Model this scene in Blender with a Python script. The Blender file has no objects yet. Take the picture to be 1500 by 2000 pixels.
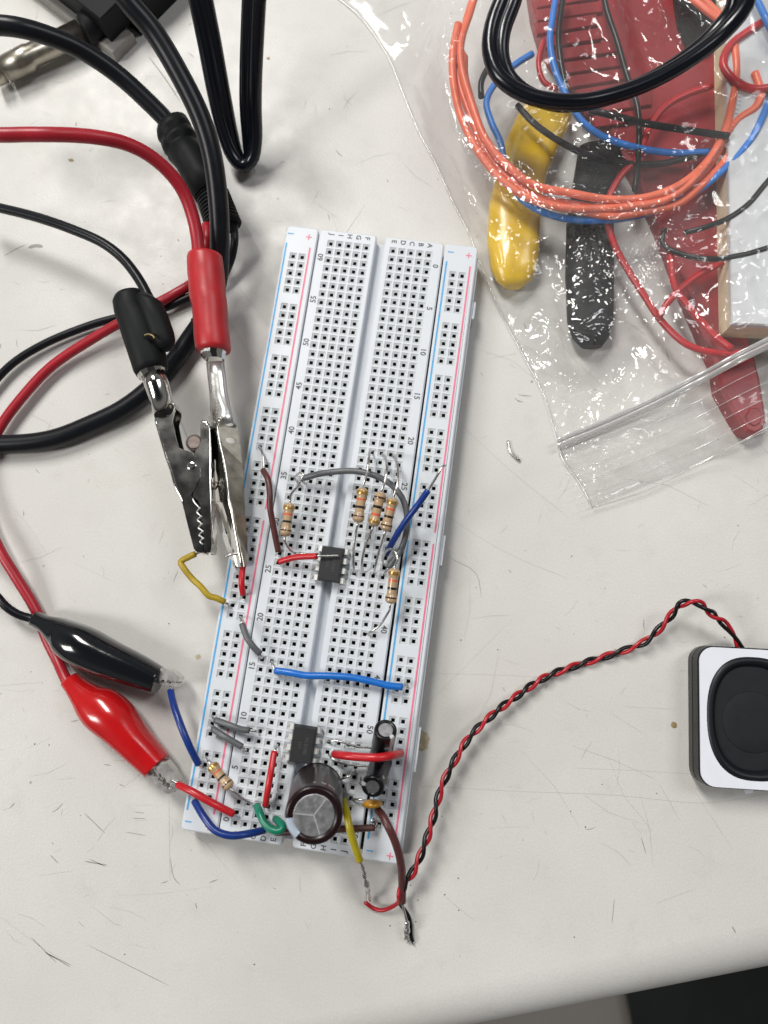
import bpy, math, random
from mathutils import Vector, Matrix, noise
random.seed(7)
S = 0.001                       # everything below is written in millimetres
col = bpy.context.scene.collection
sc = bpy.context.scene

# ------------------------------------------------------------------ camera
R = Matrix(((0.98933644, 0.14157253, -0.03421471),
            (-0.13415085, 0.97721860, 0.16446079),
            (0.05671839, -0.15811712, 0.98579004)))
CAM = Vector((37.4, -106.463, 209.682))
cd = bpy.data.cameras.new('camera'); cam = bpy.data.objects.new('camera', cd); col.objects.link(cam)
cd.sensor_fit = 'VERTICAL'; cd.sensor_height = 36; cd.sensor_width = 27; cd.lens = 27.0
cd.clip_start = 0.005; cd.clip_end = 20
cam.matrix_world = Matrix.Translation(CAM * S) @ R.transposed().to_4x4()
cd.dof.use_dof = True; cd.dof.focus_distance = 0.200; cd.dof.aperture_fstop = 13
sc.camera = cam

# ------------------------------------------------------------------ world, lamps, exposure
w = bpy.data.worlds.new('World'); sc.world = w; w.use_nodes = True
nt = w.node_tree; nt.nodes.clear()
out = nt.nodes.new('ShaderNodeOutputWorld'); bg = nt.nodes.new('ShaderNodeBackground')
tc = nt.nodes.new('ShaderNodeTexCoord'); sep = nt.nodes.new('ShaderNodeSeparateXYZ')
rmp = nt.nodes.new('ShaderNodeValToRGB')
nt.links.new(tc.outputs['Generated'], sep.inputs[0]); nt.links.new(sep.outputs['Z'], rmp.inputs[0])
e = rmp.color_ramp.elements
e[0].position = 0.0; e[0].color = (0.12, 0.12, 0.12, 1)
e[1].position = 0.97; e[1].color = (0.03, 0.03, 0.035, 1)
k = e.new(0.30); k.color = (0.62, 0.60, 0.57, 1)
k = e.new(0.62); k.color = (0.55, 0.545, 0.53, 1)
k = e.new(0.84); k.color = (0.10, 0.10, 0.105, 1)
nt.links.new(rmp.outputs[0], bg.inputs[0]); bg.inputs[1].default_value = 0.31
nt.links.new(bg.outputs[0], out.inputs[0])

def area(name, loc, target, sx, sy, power, color):
    l = bpy.data.lights.new(name, 'AREA'); l.shape = 'RECTANGLE'; l.size = sx; l.size_y = sy
    l.energy = power; l.color = color
    o = bpy.data.objects.new(name, l); col.objects.link(o); o.location = loc
    o.rotation_euler = (Vector(target) - Vector(loc)).to_track_quat('-Z', 'Y').to_euler()
area('ceiling_panel', (-0.50, 0.72, 1.25), (0, 0.05, 0), 0.26, 0.62, 19, (1.0, 0.975, 0.93))
area('ceiling_panel', (0.95, 0.60, 1.7), (0, 0, 0), 0.35, 0.8, 10, (0.97, 0.98, 1.0))
area('ceiling_panel', (-1.15, -0.5, 1.2), (0, -0.05, 0), 0.3, 0.6, 13.2, (1.0, 0.98, 0.95))
sc.view_settings.view_transform = 'Standard'; sc.view_settings.look = 'None'
sc.view_settings.exposure = 0.0; sc.view_settings.gamma = 1.0
sc.view_settings.use_curve_mapping = False
sc.cycles.max_bounces = 12; sc.cycles.transparent_max_bounces = 32

# ------------------------------------------------------------------ helpers
def W(px, py, z=0.0):
    """point of the place, z mm above the table, that a ray through photo pixel px,py meets"""
    d = R.transposed() @ Vector(((px - 750) / 1500, -(py - 1000) / 1500, -1))
    return CAM + d * ((z - CAM.z) / d.z)
FR = {'1': (0, 0, 2.8846), '2': (180, 460, 3.9474), '3': (300, 780, 4.547), '4': (0, 1120, 3.125),
      '5': (660, 0, 2.8846), '6': (480, 820, 3.409), 'w': (1040, 0, 3.261), '7': (900, 400, 2.5),
      '2a': (340, 1160, 2.8846), '2b': (340, 1380, 2.8846), '4b': (640, 1150, 1.744), 's': (1300, 1180, 5.265),
      'j': (660, 1560, 6.25), 'p': (0, 0, 1), 'c': (340, 1560, 6.818), 'q': (360, 200, 5.555), 't': (1380, 640, 8.333)}
def F(f, pts):
    """list of (x, y, z) in a zoom frame -> world mm"""
    ox, oy, s = FR[f]
    return [W(ox + x / s, oy + y / s, z) for x, y, z in pts]

REC = None
class MB:
    def __init__(s): s.v = []; s.f = []; s.m = []; s.sm = []
    def add(s, vs, fs, m=0, smooth=False):
        o = len(s.v); s.v += [Vector(v) for v in vs]
        for f in fs: s.f.append([i + o for i in f]); s.m.append(m); s.sm.append(smooth)
    def quad(s, a, b, c, d, m=0): s.add([a, b, c, d], [(0, 1, 2, 3)], m)
    def box(s, x0, y0, z0, x1, y1, z1, m=0):
        s.add([(x0,y0,z0),(x1,y0,z0),(x1,y1,z0),(x0,y1,z0),(x0,y0,z1),(x1,y0,z1),(x1,y1,z1),(x0,y1,z1)],
              [(3,2,1,0),(4,5,6,7),(0,1,5,4),(1,2,6,5),(2,3,7,6),(3,0,4,7)], m)
    def prism(s, poly, z0, z1, m=0, bev=0.0):
        """outline (x, y) list counter-clockwise, with an optional chamfered top"""
        n = len(poly)
        if sum(poly[i][0]*poly[(i+1)%n][1]-poly[(i+1)%n][0]*poly[i][1] for i in range(n)) < 0: poly = poly[::-1]
        rings = [[(x, y, z0) for x, y, *_ in poly]]
        if bev:
            ins = []
            for i in range(n):
                a = Vector(poly[i-1][:2]); b = Vector(poly[i][:2]); c = Vector(poly[(i+1)%n][:2])
                d1 = (b-a).normalized(); d2 = (c-b).normalized()
                nn = Vector((-d1.y-d2.y, d1.x+d2.x))
                nn = nn.normalized() if nn.length > 1e-6 else Vector((-d1.y, d1.x))
                ins.append((b.x+nn.x*bev, b.y+nn.y*bev))
            rings += [[(x, y, z1-bev) for x, y, *_ in poly], [(x, y, z1) for x, y in ins]]
        else: rings.append([(x, y, z1) for x, y, *_ in poly])
        vs = [p for r in rings for p in r]; fs = []
        for k in range(len(rings)-1):
            for i in range(n):
                j = (i+1) % n; fs.append((k*n+i, k*n+j, (k+1)*n+j, (k+1)*n+i))
        fs.append(tuple(range((len(rings)-1)*n, len(rings)*n))); fs.append(tuple(range(n))[::-1])
        s.add(vs, fs, m)
    def rings(s, rings, m=0, caps=True, smooth=True, mf=None):
        n = len(rings[0]); vs = [p for r in rings for p in r]
        o = len(s.v); s.v += [Vector(v) for v in vs]
        for k in range(len(rings)-1):
            for i in range(n):
                j = (i+1) % n
                s.f.append([o+k*n+i, o+k*n+j, o+(k+1)*n+j, o+(k+1)*n+i])
                s.m.append(mf(k, i) if mf else m); s.sm.append(smooth)
        if caps:
            s.f.append([o+i for i in range(n)][::-1]); s.m.append(mf(0, 0) if mf else m); s.sm.append(False)
            s.f.append([o+(len(rings)-1)*n+i for i in range(n)]); s.m.append(mf(len(rings)-2, 0) if mf else m); s.sm.append(False)
    def tube(s, pts, r, n=12, m=0, step=None, flat=1.0, caps=True, raw=False):
        P = [Vector(p) for p in pts] if raw else spline(pts, step)
        L = len(P); rr = r if callable(r) else (lambda t: r)
        T = [(P[min(i+1, L-1)] - P[max(i-1, 0)]).normalized() for i in range(L)]
        up = Vector((0, 0, 1)) if abs(T[0].z) < .95 else Vector((0, 1, 0))
        N = (up - T[0]*up.dot(T[0])).normalized(); rg = []
        for i in range(L):
            N = (N - T[i]*N.dot(T[i])).normalized(); B = T[i].cross(N); q = rr(i/(L-1))
            rg.append([P[i] + N*(q*flat*math.cos(a)) + B*(q*math.sin(a)) for a in [2*math.pi*k/n for k in range(n)]])
        s.rings(rg, m, caps)
    def lathe(s, p0, p1, prof, n=40, m=0, mf=None, up=None):
        p0 = Vector(p0); p1 = Vector(p1); T = (p1-p0).normalized()
        up = Vector(up) if up else (Vector((0, 0, 1)) if abs(T.z) < .9 else Vector((0, 1, 0)))
        N = (up - T*up.dot(T)).normalized(); B = T.cross(N)
        s.rings([[p0 + T*t + N*(r*math.cos(a)) + B*(r*math.sin(a)) for a in [2*math.pi*k/n for k in range(n)]] for t, r in prof], m, True, True, mf)
    def loft(s, secs, m=0, n=20, pw=2.0, caps=True):
        """secs: (point a, point b, half height up, half height down): rounded cross sections spanning a-b"""
        rg = []
        for a, b, hu, hd in secs:
            a = Vector(a); b = Vector(b); c = (a+b)/2; u = (b-a)/2; r = []
            for k in range(n):
                t = 2*math.pi*k/n; ct, st = math.cos(t), math.sin(t)
                x = math.copysign(abs(ct)**(2/pw), ct); z = math.copysign(abs(st)**(2/pw), st)
                r.append(c + u*x + Vector((0, 0, (hu if z > 0 else hd)*z)))
            rg.append(r)
        s.rings(rg, m, caps)
    def build(s, name, mats, parent=None, label=None, sub=0, solid=0, bevel=0):
        if REC is not None:
            REC.extend(s.v)
            for f in s.f:
                a, b_, c_ = s.v[f[0]], s.v[f[len(f)//3]], s.v[f[2*len(f)//3]]
                if max((a-b_).length, (b_-c_).length) > 3:
                    for i in range(13):
                        for j in range(13-i): REC.append(a*(1-(i+j)/12)+b_*(i/12)+c_*(j/12))
                    if len(f) == 4:
                        d_ = s.v[f[3]]
                        for i in range(17):
                            for j in range(17): REC.append((a.lerp(s.v[f[1]], i/16)).lerp(d_.lerp(s.v[f[2]], i/16), j/16))
        org = parent['_o'] if parent is not None and '_o' in parent else (0, 0, 0)
        ov = Vector(org)
        me = bpy.data.meshes.new(name)
        me.from_pydata([((v-ov)*S)[:] for v in s.v], [], s.f)
        if not isinstance(mats, (list, tuple)): mats = [mats]
        for mt in mats: me.materials.append(mt)
        me.polygons.foreach_set('material_index', s.m); me.polygons.foreach_set('use_smooth', s.sm)
        me.update()
        o = bpy.data.objects.new(name, me); col.objects.link(o)
        if parent is not None: o.parent = parent
        if label: o['label'] = label
        if solid:
            q = o.modifiers.new('solid', 'SOLIDIFY'); q.thickness = solid*S; q.offset = -1
        if bevel:
            q = o.modifiers.new('bevel', 'BEVEL'); q.width = bevel*S; q.segments = 2; q.limit_method = 'ANGLE'
        if sub:
            q = o.modifiers.new('sub', 'SUBSURF'); q.levels = sub; q.render_levels = sub
        return o

def spline(pts, step=None):
    P = [Vector(p) for p in pts]
    if len(P) < 3:
        return [P[0].lerp(P[1], t/6) for t in range(7)]
    E = [P[0]*2-P[1]] + P + [P[-1]*2-P[-2]]; o = []
    for i in range(1, len(E)-2):
        a, b, c, d = E[i-1:i+3]; L = (c-b).length
        n = max(3, min(40, int(L/(step or 1.2))))
        ta = max((b-a).length, 1e-3)**.5; tb = max(L, 1e-3)**.5; tcc = max((d-c).length, 1e-3)**.5
        t0, t1 = 0, ta; t2 = t1+tb; t3 = t2+tcc
        for q in range(n):
            t = t1 + (t2-t1)*q/n
            A1 = a*((t1-t)/(t1-t0)) + b*((t-t0)/(t1-t0)); A2 = b*((t2-t)/(t2-t1)) + c*((t-t1)/(t2-t1)); A3 = c*((t3-t)/(t3-t2)) + d*((t-t2)/(t3-t2))
            B1 = A1*((t2-t)/(t2-t0)) + A2*((t-t0)/(t2-t0)); B2 = A2*((t3-t)/(t3-t1)) + A3*((t-t1)/(t3-t1))
            o.append(B1*((t2-t)/(t2-t1)) + B2*((t-t1)/(t2-t1)))
    o.append(P[-1]); return o

def thing(name, label, cat, base=(0, 0, 0), group=None):
    o = bpy.data.objects.new(name, None); col.objects.link(o)
    o.empty_display_size = 0.005
    o.location = (Vector((base[0], base[1], base[2])))*S
    o['label'] = label; o['category'] = cat; o['_o'] = (float(base[0]), float(base[1]), float(base[2]))
    if group: o['group'] = group
    return o
def tag(o, label=None, cat=None, group=None, kind=None):
    for k_, v_ in (('label', label), ('category', cat), ('group', group), ('kind', kind)):
        if v_: o[k_] = v_
    return o

# ------------------------------------------------------------------ materials
def mat(name, c, rough=.5, metal=0, spec=.5, var=.0, vs=300, bump=0, bs=800, bd=.0001, coat=0, sss=0, rv=0, c2=None):
    m = bpy.data.materials.new(name); m.use_nodes = True; t = m.node_tree; b = t.nodes['Principled BSDF']
    b.inputs['Base Color'].default_value = (*c, 1); b.inputs['Roughness'].default_value = rough
    b.inputs['Metallic'].default_value = metal; b.inputs['Specular IOR Level'].default_value = spec
    if coat: b.inputs['Coat Weight'].default_value = coat; b.inputs['Coat Roughness'].default_value = .08
    if sss:
        b.inputs['Subsurface Weight'].default_value = sss; b.inputs['Subsurface Scale'].default_value = .002
        b.inputs['Subsurface Radius'].default_value = (1, 1, 1.1)
    co = t.nodes.new('ShaderNodeTexCoord')
    if var or rv:
        n = t.nodes.new('ShaderNodeTexNoise'); n.inputs['Scale'].default_value = vs; n.inputs['Detail'].default_value = 6
        t.links.new(co.outputs['Object'], n.inputs['Vector'])
        if var:
            x = t.nodes.new('ShaderNodeMix'); x.data_type = 'RGBA'
            d = c2 or tuple(q*(1-var) for q in c); u = tuple(min(1, q*(1+var*.6)) for q in c)
            x.inputs[6].default_value = (*d, 1); x.inputs[7].default_value = (*u, 1)
            r = t.nodes.new('ShaderNodeMapRange'); r.inputs[1].default_value = .3; r.inputs[2].default_value = .7
            t.links.new(n.outputs['Fac'], r.inputs[0]); t.links.new(r.outputs[0], x.inputs[0]); t.links.new(x.outputs[2], b.inputs['Base Color'])
        if rv:
            r = t.nodes.new('ShaderNodeMapRange'); r.inputs[3].default_value = max(.02, rough-rv); r.inputs[4].default_value = rough+rv
            t.links.new(n.outputs['Fac'], r.inputs[0]); t.links.new(r.outputs[0], b.inputs['Roughness'])
    if bump:
        n = t.nodes.new('ShaderNodeTexNoise'); n.inputs['Scale'].default_value = bs; n.inputs['Detail'].default_value = 4
        t.links.new(co.outputs['Object'], n.inputs['Vector'])
        u = t.nodes.new('ShaderNodeBump'); u.inputs['Strength'].default_value = bump; u.inputs['Distance'].default_value = bd
        t.links.new(n.outputs['Fac'], u.inputs['Height']); t.links.new(u.outputs[0], b.inputs['Normal'])
    return m
M = {}
M['board'] = mat('white_plastic', (.62, .655, .70), .42, sss=.12, var=.03, vs=60, bump=.15, bs=1500, bd=.00004)
M['pit_shade'] = mat('white_plastic_pit_shade', (.50, .53, .55), .55)  # greyer than the board plastic: shade of the socket recesses painted into the colour
M['hole'] = mat('socket_shaft', (.06, .065, .065), .6)
M['clip'] = mat('socket_contact', (.55, .55, .52), .3, 1)
M['foam'] = mat('foam_backing', (.16, .16, .16), .9)
M['ink_blue'] = mat('ink_blue', (.07, .36, .68), .5, var=.15, vs=900)
M['ink_red'] = mat('ink_red', (.75, .17, .27), .5, var=.15, vs=900)
M['ink'] = mat('ink_black', (.035, .035, .035), .6, var=.5, vs=2500, c2=(.12, .12, .12))
M['wire_lead'] = mat('tinned_wire', (.62, .61, .59), .28, 1, rv=.1, vs=900)
M['chrome'] = mat('nickel_plate', (.66, .65, .62), .13, 1, rv=.08, vs=250, var=.12, bump=.15, bs=300, bd=.0001)
M['chrome_dull'] = mat('worn_nickel', (.42, .39, .33), .33, 1, rv=.12, vs=250, var=.35)
M['nickel'] = mat('satin_nickel', (.68, .67, .65), .30, .95, rv=.1, vs=250, var=.15, bump=.3, bs=260, bd=.0003)
M['spring'] = mat('spring_steel', (.16, .13, .12), .45, .7, var=.3, vs=900)
M['rubber'] = mat('black_rubber', (.006, .007, .008), .55, spec=.2, var=.3, vs=200, bump=.12, bs=900)
M['cable'] = mat('black_cable', (.006, .007, .010), .34, spec=.28, bump=.06, bs=500, var=.3, vs=200)
M['cord'] = mat('black_gloss_vinyl', (.003, .004, .008), .24, spec=.4, coat=.05, bump=.05, bs=120, bd=.0004)
M['gloss_black'] = mat('black_soft_vinyl', (.006, .007, .009), .13, coat=.4, bump=.15, bs=110, bd=.0006)
M['gloss_red'] = mat('red_soft_vinyl', (.46, .007, .009), .2, coat=.35, bump=.15, bs=110, bd=.0006, var=.1)
M['red_plug'] = mat('red_plug_plastic', (.43, .016, .022), .4, var=.12, vs=250, bump=.2, bs=1200)
M['red_cable'] = mat('red_silicone', (.36, .010, .022), .38, var=.12, vs=150)
M['w_red'] = mat('red_insulation', (.48, .013, .02), .3, var=.1, vs=400)
M['w_dred'] = mat('dark_red_insulation', (.40, .010, .020), .3, var=.12, vs=400)
M['w_blue'] = mat('blue_insulation', (.006, .032, .20), .3, var=.12, vs=400)
M['w_lblue'] = mat('light_blue_insulation', (.010, .14, .52), .3, var=.12, vs=400)
M['w_yellow'] = mat('yellow_insulation', (.62, .50, .02), .33, var=.12, vs=400)
M['w_mustard'] = mat('mustard_insulation', (.42, .29, .015), .4, var=.25, vs=300)
M['w_brown'] = mat('brown_insulation', (.085, .024, .024), .38, var=.15, vs=400)
M['w_brown2'] = mat('dark_brown_insulation', (.07, .027, .022), .45, var=.2, vs=400)
M['w_grey'] = mat('grey_insulation', (.10, .105, .112), .38, var=.12, vs=400)
M['w_green'] = mat('green_insulation', (.006, .20, .12), .32, var=.12, vs=400)
M['w_black'] = mat('black_insulation', (.006, .006, .007), .3, spec=.35, var=.2, vs=400)
M['w_orange'] = mat('orange_insulation', (.80, .165, .085), .35, var=.08, vs=300)
M['w_bagblue'] = mat('bright_blue_insulation', (.02, .19, .62), .35, var=.12, vs=300)
M['tan'] = mat('resistor_enamel', (.43, .30, .175), .3, coat=.4, var=.08, vs=500)
M['band_o'] = mat('band_orange', (.62, .11, .045), .3, coat=.4)
M['band_k'] = mat('band_black', (.008, .007, .007), .3, coat=.4)
M['band_b'] = mat('band_brown', (.06, .022, .014), .3, coat=.4)
M['band_g'] = mat('band_gold', (.50, .31, .10), .28, .7)
M['chip'] = mat('epoxy_black', (.014, .015, .017), .5, spec=.4, bump=.25, bs=2500, bd=.00003, var=.15, vs=500)
M['chip_ink'] = mat('chip_marking', (.045, .045, .045), .6)
M['cap_sleeve'] = mat('plum_sleeve', (.013, .005, .006), .28, spec=.3, coat=.05, bump=.12, bs=120, bd=.0003)
M['cap_stripe'] = mat('pale_stripe', (.40, .47, .56), .3, coat=.3)
M['cap_top'] = mat('brushed_aluminium', (.50, .50, .52), .45, 1, var=.18, vs=900, bump=.3, bs=1300, bd=.0001, rv=.08)
M['cap_groove'] = mat('vent_groove', (.50, .50, .52), .5, .4)
M['pin'] = mat('pin_tin', (.80, .80, .78), .48, .7)
M['cap_black'] = mat('black_sleeve', (.006, .006, .008), .3, spec=.35, coat=.05)
M['cap_text'] = mat('sleeve_print', (.55, .55, .55), .4)
M['ceramic'] = mat('ceramic_ochre', (.52, .25, .015), .3, coat=.4, var=.15, vs=500)
M['solder'] = mat('solder', (.70, .70, .69), .2, 1, bump=.5, bs=1500, bd=.0003)
M['table'] = None
M['spk'] = mat('speaker_housing', (.008, .0085, .009), .32, spec=.3, var=.2)
M['spk_paper'] = mat('speaker_gasket', (.70, .72, .79), .7, var=.03, vs=200, bump=.1)
M['spk_rub'] = mat('speaker_surround', (.007, .008, .011), .42, spec=.3)
M['spk_cone'] = mat('speaker_cone', (.010, .011, .014), .7, spec=.3, var=.15, vs=300)
M['glue'] = mat('adhesive_residue', (.34, .25, .12), .5, var=.4, vs=500)
M['yellow_grip'] = mat('yellow_dip', (.72, .46, .012), .3, coat=.2, var=.08, vs=60, bump=.1, bs=120, bd=.0004)
M['black_grip'] = mat('black_grip', (.004, .005, .006), .5, spec=.2, var=.3)
M['red_grip'] = mat('red_tool_plastic', (.27, .010, .016), .42, var=.15, vs=80)
M['cream'] = mat('cream_foam', (.72, .62, .42), .8, var=.12, vs=300)
M['white_block'] = mat('white_block_plastic', (.60, .62, .63), .4, sss=.1, var=.05)
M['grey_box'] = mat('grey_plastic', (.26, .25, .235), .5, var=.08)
M['box_black'] = mat('black_box_plastic', (.006, .007, .009), .6, spec=.2)
M['brass'] = mat('brass', (.16, .125, .065), .45, 1)
M['scratch'] = mat('scratch_dark', (.30, .285, .26), .7)
M['scratch2'] = mat('scratch_faint', (.47, .455, .43), .6)
M['speck'] = mat('dark_speck', (.07, .06, .05), .7)

def table_mat():
    m = bpy.data.materials.new('worn_white_laminate'); m.use_nodes = True; t = m.node_tree; b = t.nodes['Principled BSDF']
    L = t.links.new; co = t.nodes.new('ShaderNodeTexCoord')
    def nz(s, d=6, ro=.6):
        n = t.nodes.new('ShaderNodeTexNoise'); n.inputs['Scale'].default_value = s; n.inputs['Detail'].default_value = d; n.inputs['Roughness'].default_value = ro
        L(co.outputs['Object'], n.inputs['Vector']); return n.outputs['Fac']
    def rng(f, a, b_, c=0., d=1.):
        r = t.nodes.new('ShaderNodeMapRange'); r.inputs[1].default_value = a; r.inputs[2].default_value = b_; r.inputs[3].default_value = c; r.inputs[4].default_value = d
        L(f, r.inputs[0]); return r.outputs[0]
    def mix(f, a, c):
        x = t.nodes.new('ShaderNodeMix'); x.data_type = 'RGBA'
        L(f, x.inputs[0])
        for i, q in ((6, a), (7, c)):
            if isinstance(q, tuple): x.inputs[i].default_value = (*q, 1)
            else: L(q, x.inputs[i])
        return x.outputs[2]
    base = mix(rng(nz(14), .35, .65), (.585, .578, .557), (.655, .648, .628))
    base = mix(rng(nz(90, 8, .7), .56, .74, 0, .45), base, (.49, .47, .43))        # grime clouds
    base = mix(rng(nz(5, 3), .45, .65, 0, .35), base, (.54, .52, .47))
    base = mix(rng(nz(2200, 2), .30, .75, 0, .30), base, (.40, .385, .36))          # fine grain
    vo = t.nodes.new('ShaderNodeTexVoronoi'); vo.inputs['Scale'].default_value = 70; L(co.outputs['Object'], vo.inputs['Vector'])
    sp = rng(vo.outputs['Distance'], .035, .02)
    mu = t.nodes.new('ShaderNodeMath'); mu.operation = 'MULTIPLY'; L(sp, mu.inputs[0]); L(rng(nz(60), .5, .62), mu.inputs[1])
    base = mix(mu.outputs[0], base, (.16, .13, .10))
    L(base, b.inputs['Base Color']); L(rng(nz(150), .3, .7, .34, .52), b.inputs['Roughness'])
    b.inputs['Specular IOR Level'].default_value = .4
    u = t.nodes.new('ShaderNodeBump'); u.inputs['Strength'].default_value = .6; u.inputs['Distance'].default_value = .00008
    L(nz(1400, 3), u.inputs['Height']); L(u.outputs[0], b.inputs['Normal'])
    return m
M['table'] = table_mat()

def film_mat(name, haze=.05, base=.05, sharp=1.0, rough=.07, tint=.985, att=False):
    m = bpy.data.materials.new(name); m.use_nodes = True; t = m.node_tree; t.nodes.clear(); L = t.links.new
    o = t.nodes.new('ShaderNodeOutputMaterial'); tr = t.nodes.new('ShaderNodeBsdfTransparent'); tr.inputs[0].default_value = (tint, tint, tint, 1)
    g = t.nodes.new('ShaderNodeBsdfGlossy'); g.inputs['Roughness'].default_value = rough; g.inputs[0].default_value = (1, 1, 1, 1)
    df = t.nodes.new('ShaderNodeBsdfDiffuse'); df.inputs[0].default_value = (.85, .85, .85, 1)
    co = t.nodes.new('ShaderNodeTexCoord')
    def mth(op, a, b=None, c=None):
        q = t.nodes.new('ShaderNodeMath'); q.operation = op
        for i, v in enumerate((a, b, c)):
            if v is None: continue
            if isinstance(v, (int, float)): q.inputs[i].default_value = v
            else: L(v, q.inputs[i])
        return q.outputs[0]
    def crease(sc_, dist):                         # sharp folds between nearly flat facets
        n = t.nodes.new('ShaderNodeTexNoise'); n.inputs['Scale'].default_value = sc_; n.inputs['Detail'].default_value = 1.5; n.inputs['Distortion'].default_value = dist
        L(co.outputs['Object'], n.inputs['Vector']); return mth('ABSOLUTE', mth('SUBTRACT', n.outputs['Fac'], .5))
    area_ = t.nodes.new('ShaderNodeTexNoise'); area_.inputs['Scale'].default_value = 28; L(co.outputs['Object'], area_.inputs['Vector'])
    amt = t.nodes.new('ShaderNodeMapRange'); amt.inputs[1].default_value = .47; amt.inputs[2].default_value = .60; amt.inputs[3].default_value = .04
    L(area_.outputs['Fac'], amt.inputs[0])
    am = amt.outputs[0]
    if att:                                        # how crumpled the film is, stored on its vertices
        at = t.nodes.new('ShaderNodeAttribute'); at.attribute_name = 'crumple'
        am = mth('MULTIPLY', mth('MULTIPLY_ADD', amt.outputs[0], .75, .25), at.outputs['Fac'])
    h = mth('ADD', mth('MULTIPLY', crease(34, .8), 1.1), mth('MULTIPLY', mth('ADD', mth('MULTIPLY', crease(95, 1.2), 1.0), mth('MULTIPLY', crease(200, 1.4), .13)), am))
    bu = t.nodes.new('ShaderNodeBump'); bu.inputs['Strength'].default_value = 1.0; bu.inputs['Distance'].default_value = .0065*sharp
    L(h, bu.inputs['Height']); L(bu.outputs[0], g.inputs['Normal'])
    fr = t.nodes.new('ShaderNodeFresnel'); fr.inputs['IOR'].default_value = 1.45
    ml = mth('MULTIPLY_ADD', fr.outputs[0], .3 if base else .1, mth('MULTIPLY_ADD', at.outputs['Fac'], base, .006) if att else base)
    a = t.nodes.new('ShaderNodeMixShader'); a.inputs[0].default_value = haze; L(tr.outputs[0], a.inputs[1]); L(df.outputs[0], a.inputs[2])
    c = t.nodes.new('ShaderNodeMixShader'); L(ml, c.inputs[0]); L(a.outputs[0], c.inputs[1]); L(g.outputs[0], c.inputs[2])
    L(c.outputs[0], o.inputs[0]); return m
M['film'] = film_mat('clear_plastic_film', .05, .042, rough=.11, tint=1.0, att=True)
M['film_back'] = film_mat('clear_plastic_film_back', .02, .0, .3, tint=1.0)
M['film_zip'] = film_mat('zip_profile_plastic', .45, .30, .03, .24)

# ------------------------------------------------------------------ setting: floor, table
mb = MB(); mb.box(-3000, -3000, -722, 3000, 3000, -720)
tag(mb.build('floor', mat('floor_vinyl', (.34, .31, .28), .5, var=.1, vs=8)), kind='structure')
# table: flat top, rolled front edge along the line seen at the lower right of the photo
A = W(1040, 1974, -5); B = W(1500, 1883, -5); ed = (B-A).normalized(); nd = Vector((ed.y, -ed.x, 0))
r = 14.0; A0 = Vector((A.x, A.y, 0)) - nd*r*.78
prof = [(-1500, 0), (0, 0)] + [(r*math.sin(a), -r+r*math.cos(a)) for a in [math.radians(q) for q in range(6, 91, 6)]] + [(r, -26), (r-2, -28), (-1500, -28)]
mb = MB(); rg = []
for t in (-1200, 1200): rg.append([A0 + ed*t + nd*p + Vector((0, 0, z)) for p, z in prof])
n = len(prof); mb.rings(rg, 0, True, True)
tb = thing('table', 'scratched off-white laminate table top with a rolled front edge under everything', 'table', (0, 0, 0))
top = mb.build('table_top', M['table'], tb)
me = top.data
for p in me.polygons: p.use_smooth = 0 < p.center.z*1000+27.5 and p.center.z*1000 < -.01
dk = MB(); c = W(1500, 2100, -700)
p1 = W(1226, 1940, -700); p2 = W(1240, 2010, -700); dd = (p2-p1).normalized()
q0 = p1 - dd*900; q1 = p1 + dd*1500; rt = Vector((-dd.y, dd.x, 0)); rt = rt if rt.x > 0 else -rt
dk.add([q0, q1, q1+rt*1500, q0+rt*1500, q0+Vector((0,0,-16)), q1+Vector((0,0,-16)), q1+rt*1500+Vector((0,0,-16)), q0+rt*1500+Vector((0,0,-16))],
       [(0,1,2,3),(7,6,5,4),(0,4,5,1),(1,5,6,2),(2,6,7,3),(3,7,4,0)])
tag(dk.build('carpet', mat('dark_carpet', (.012, .016, .014), .9, var=.5, vs=12)), kind='structure')

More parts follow.
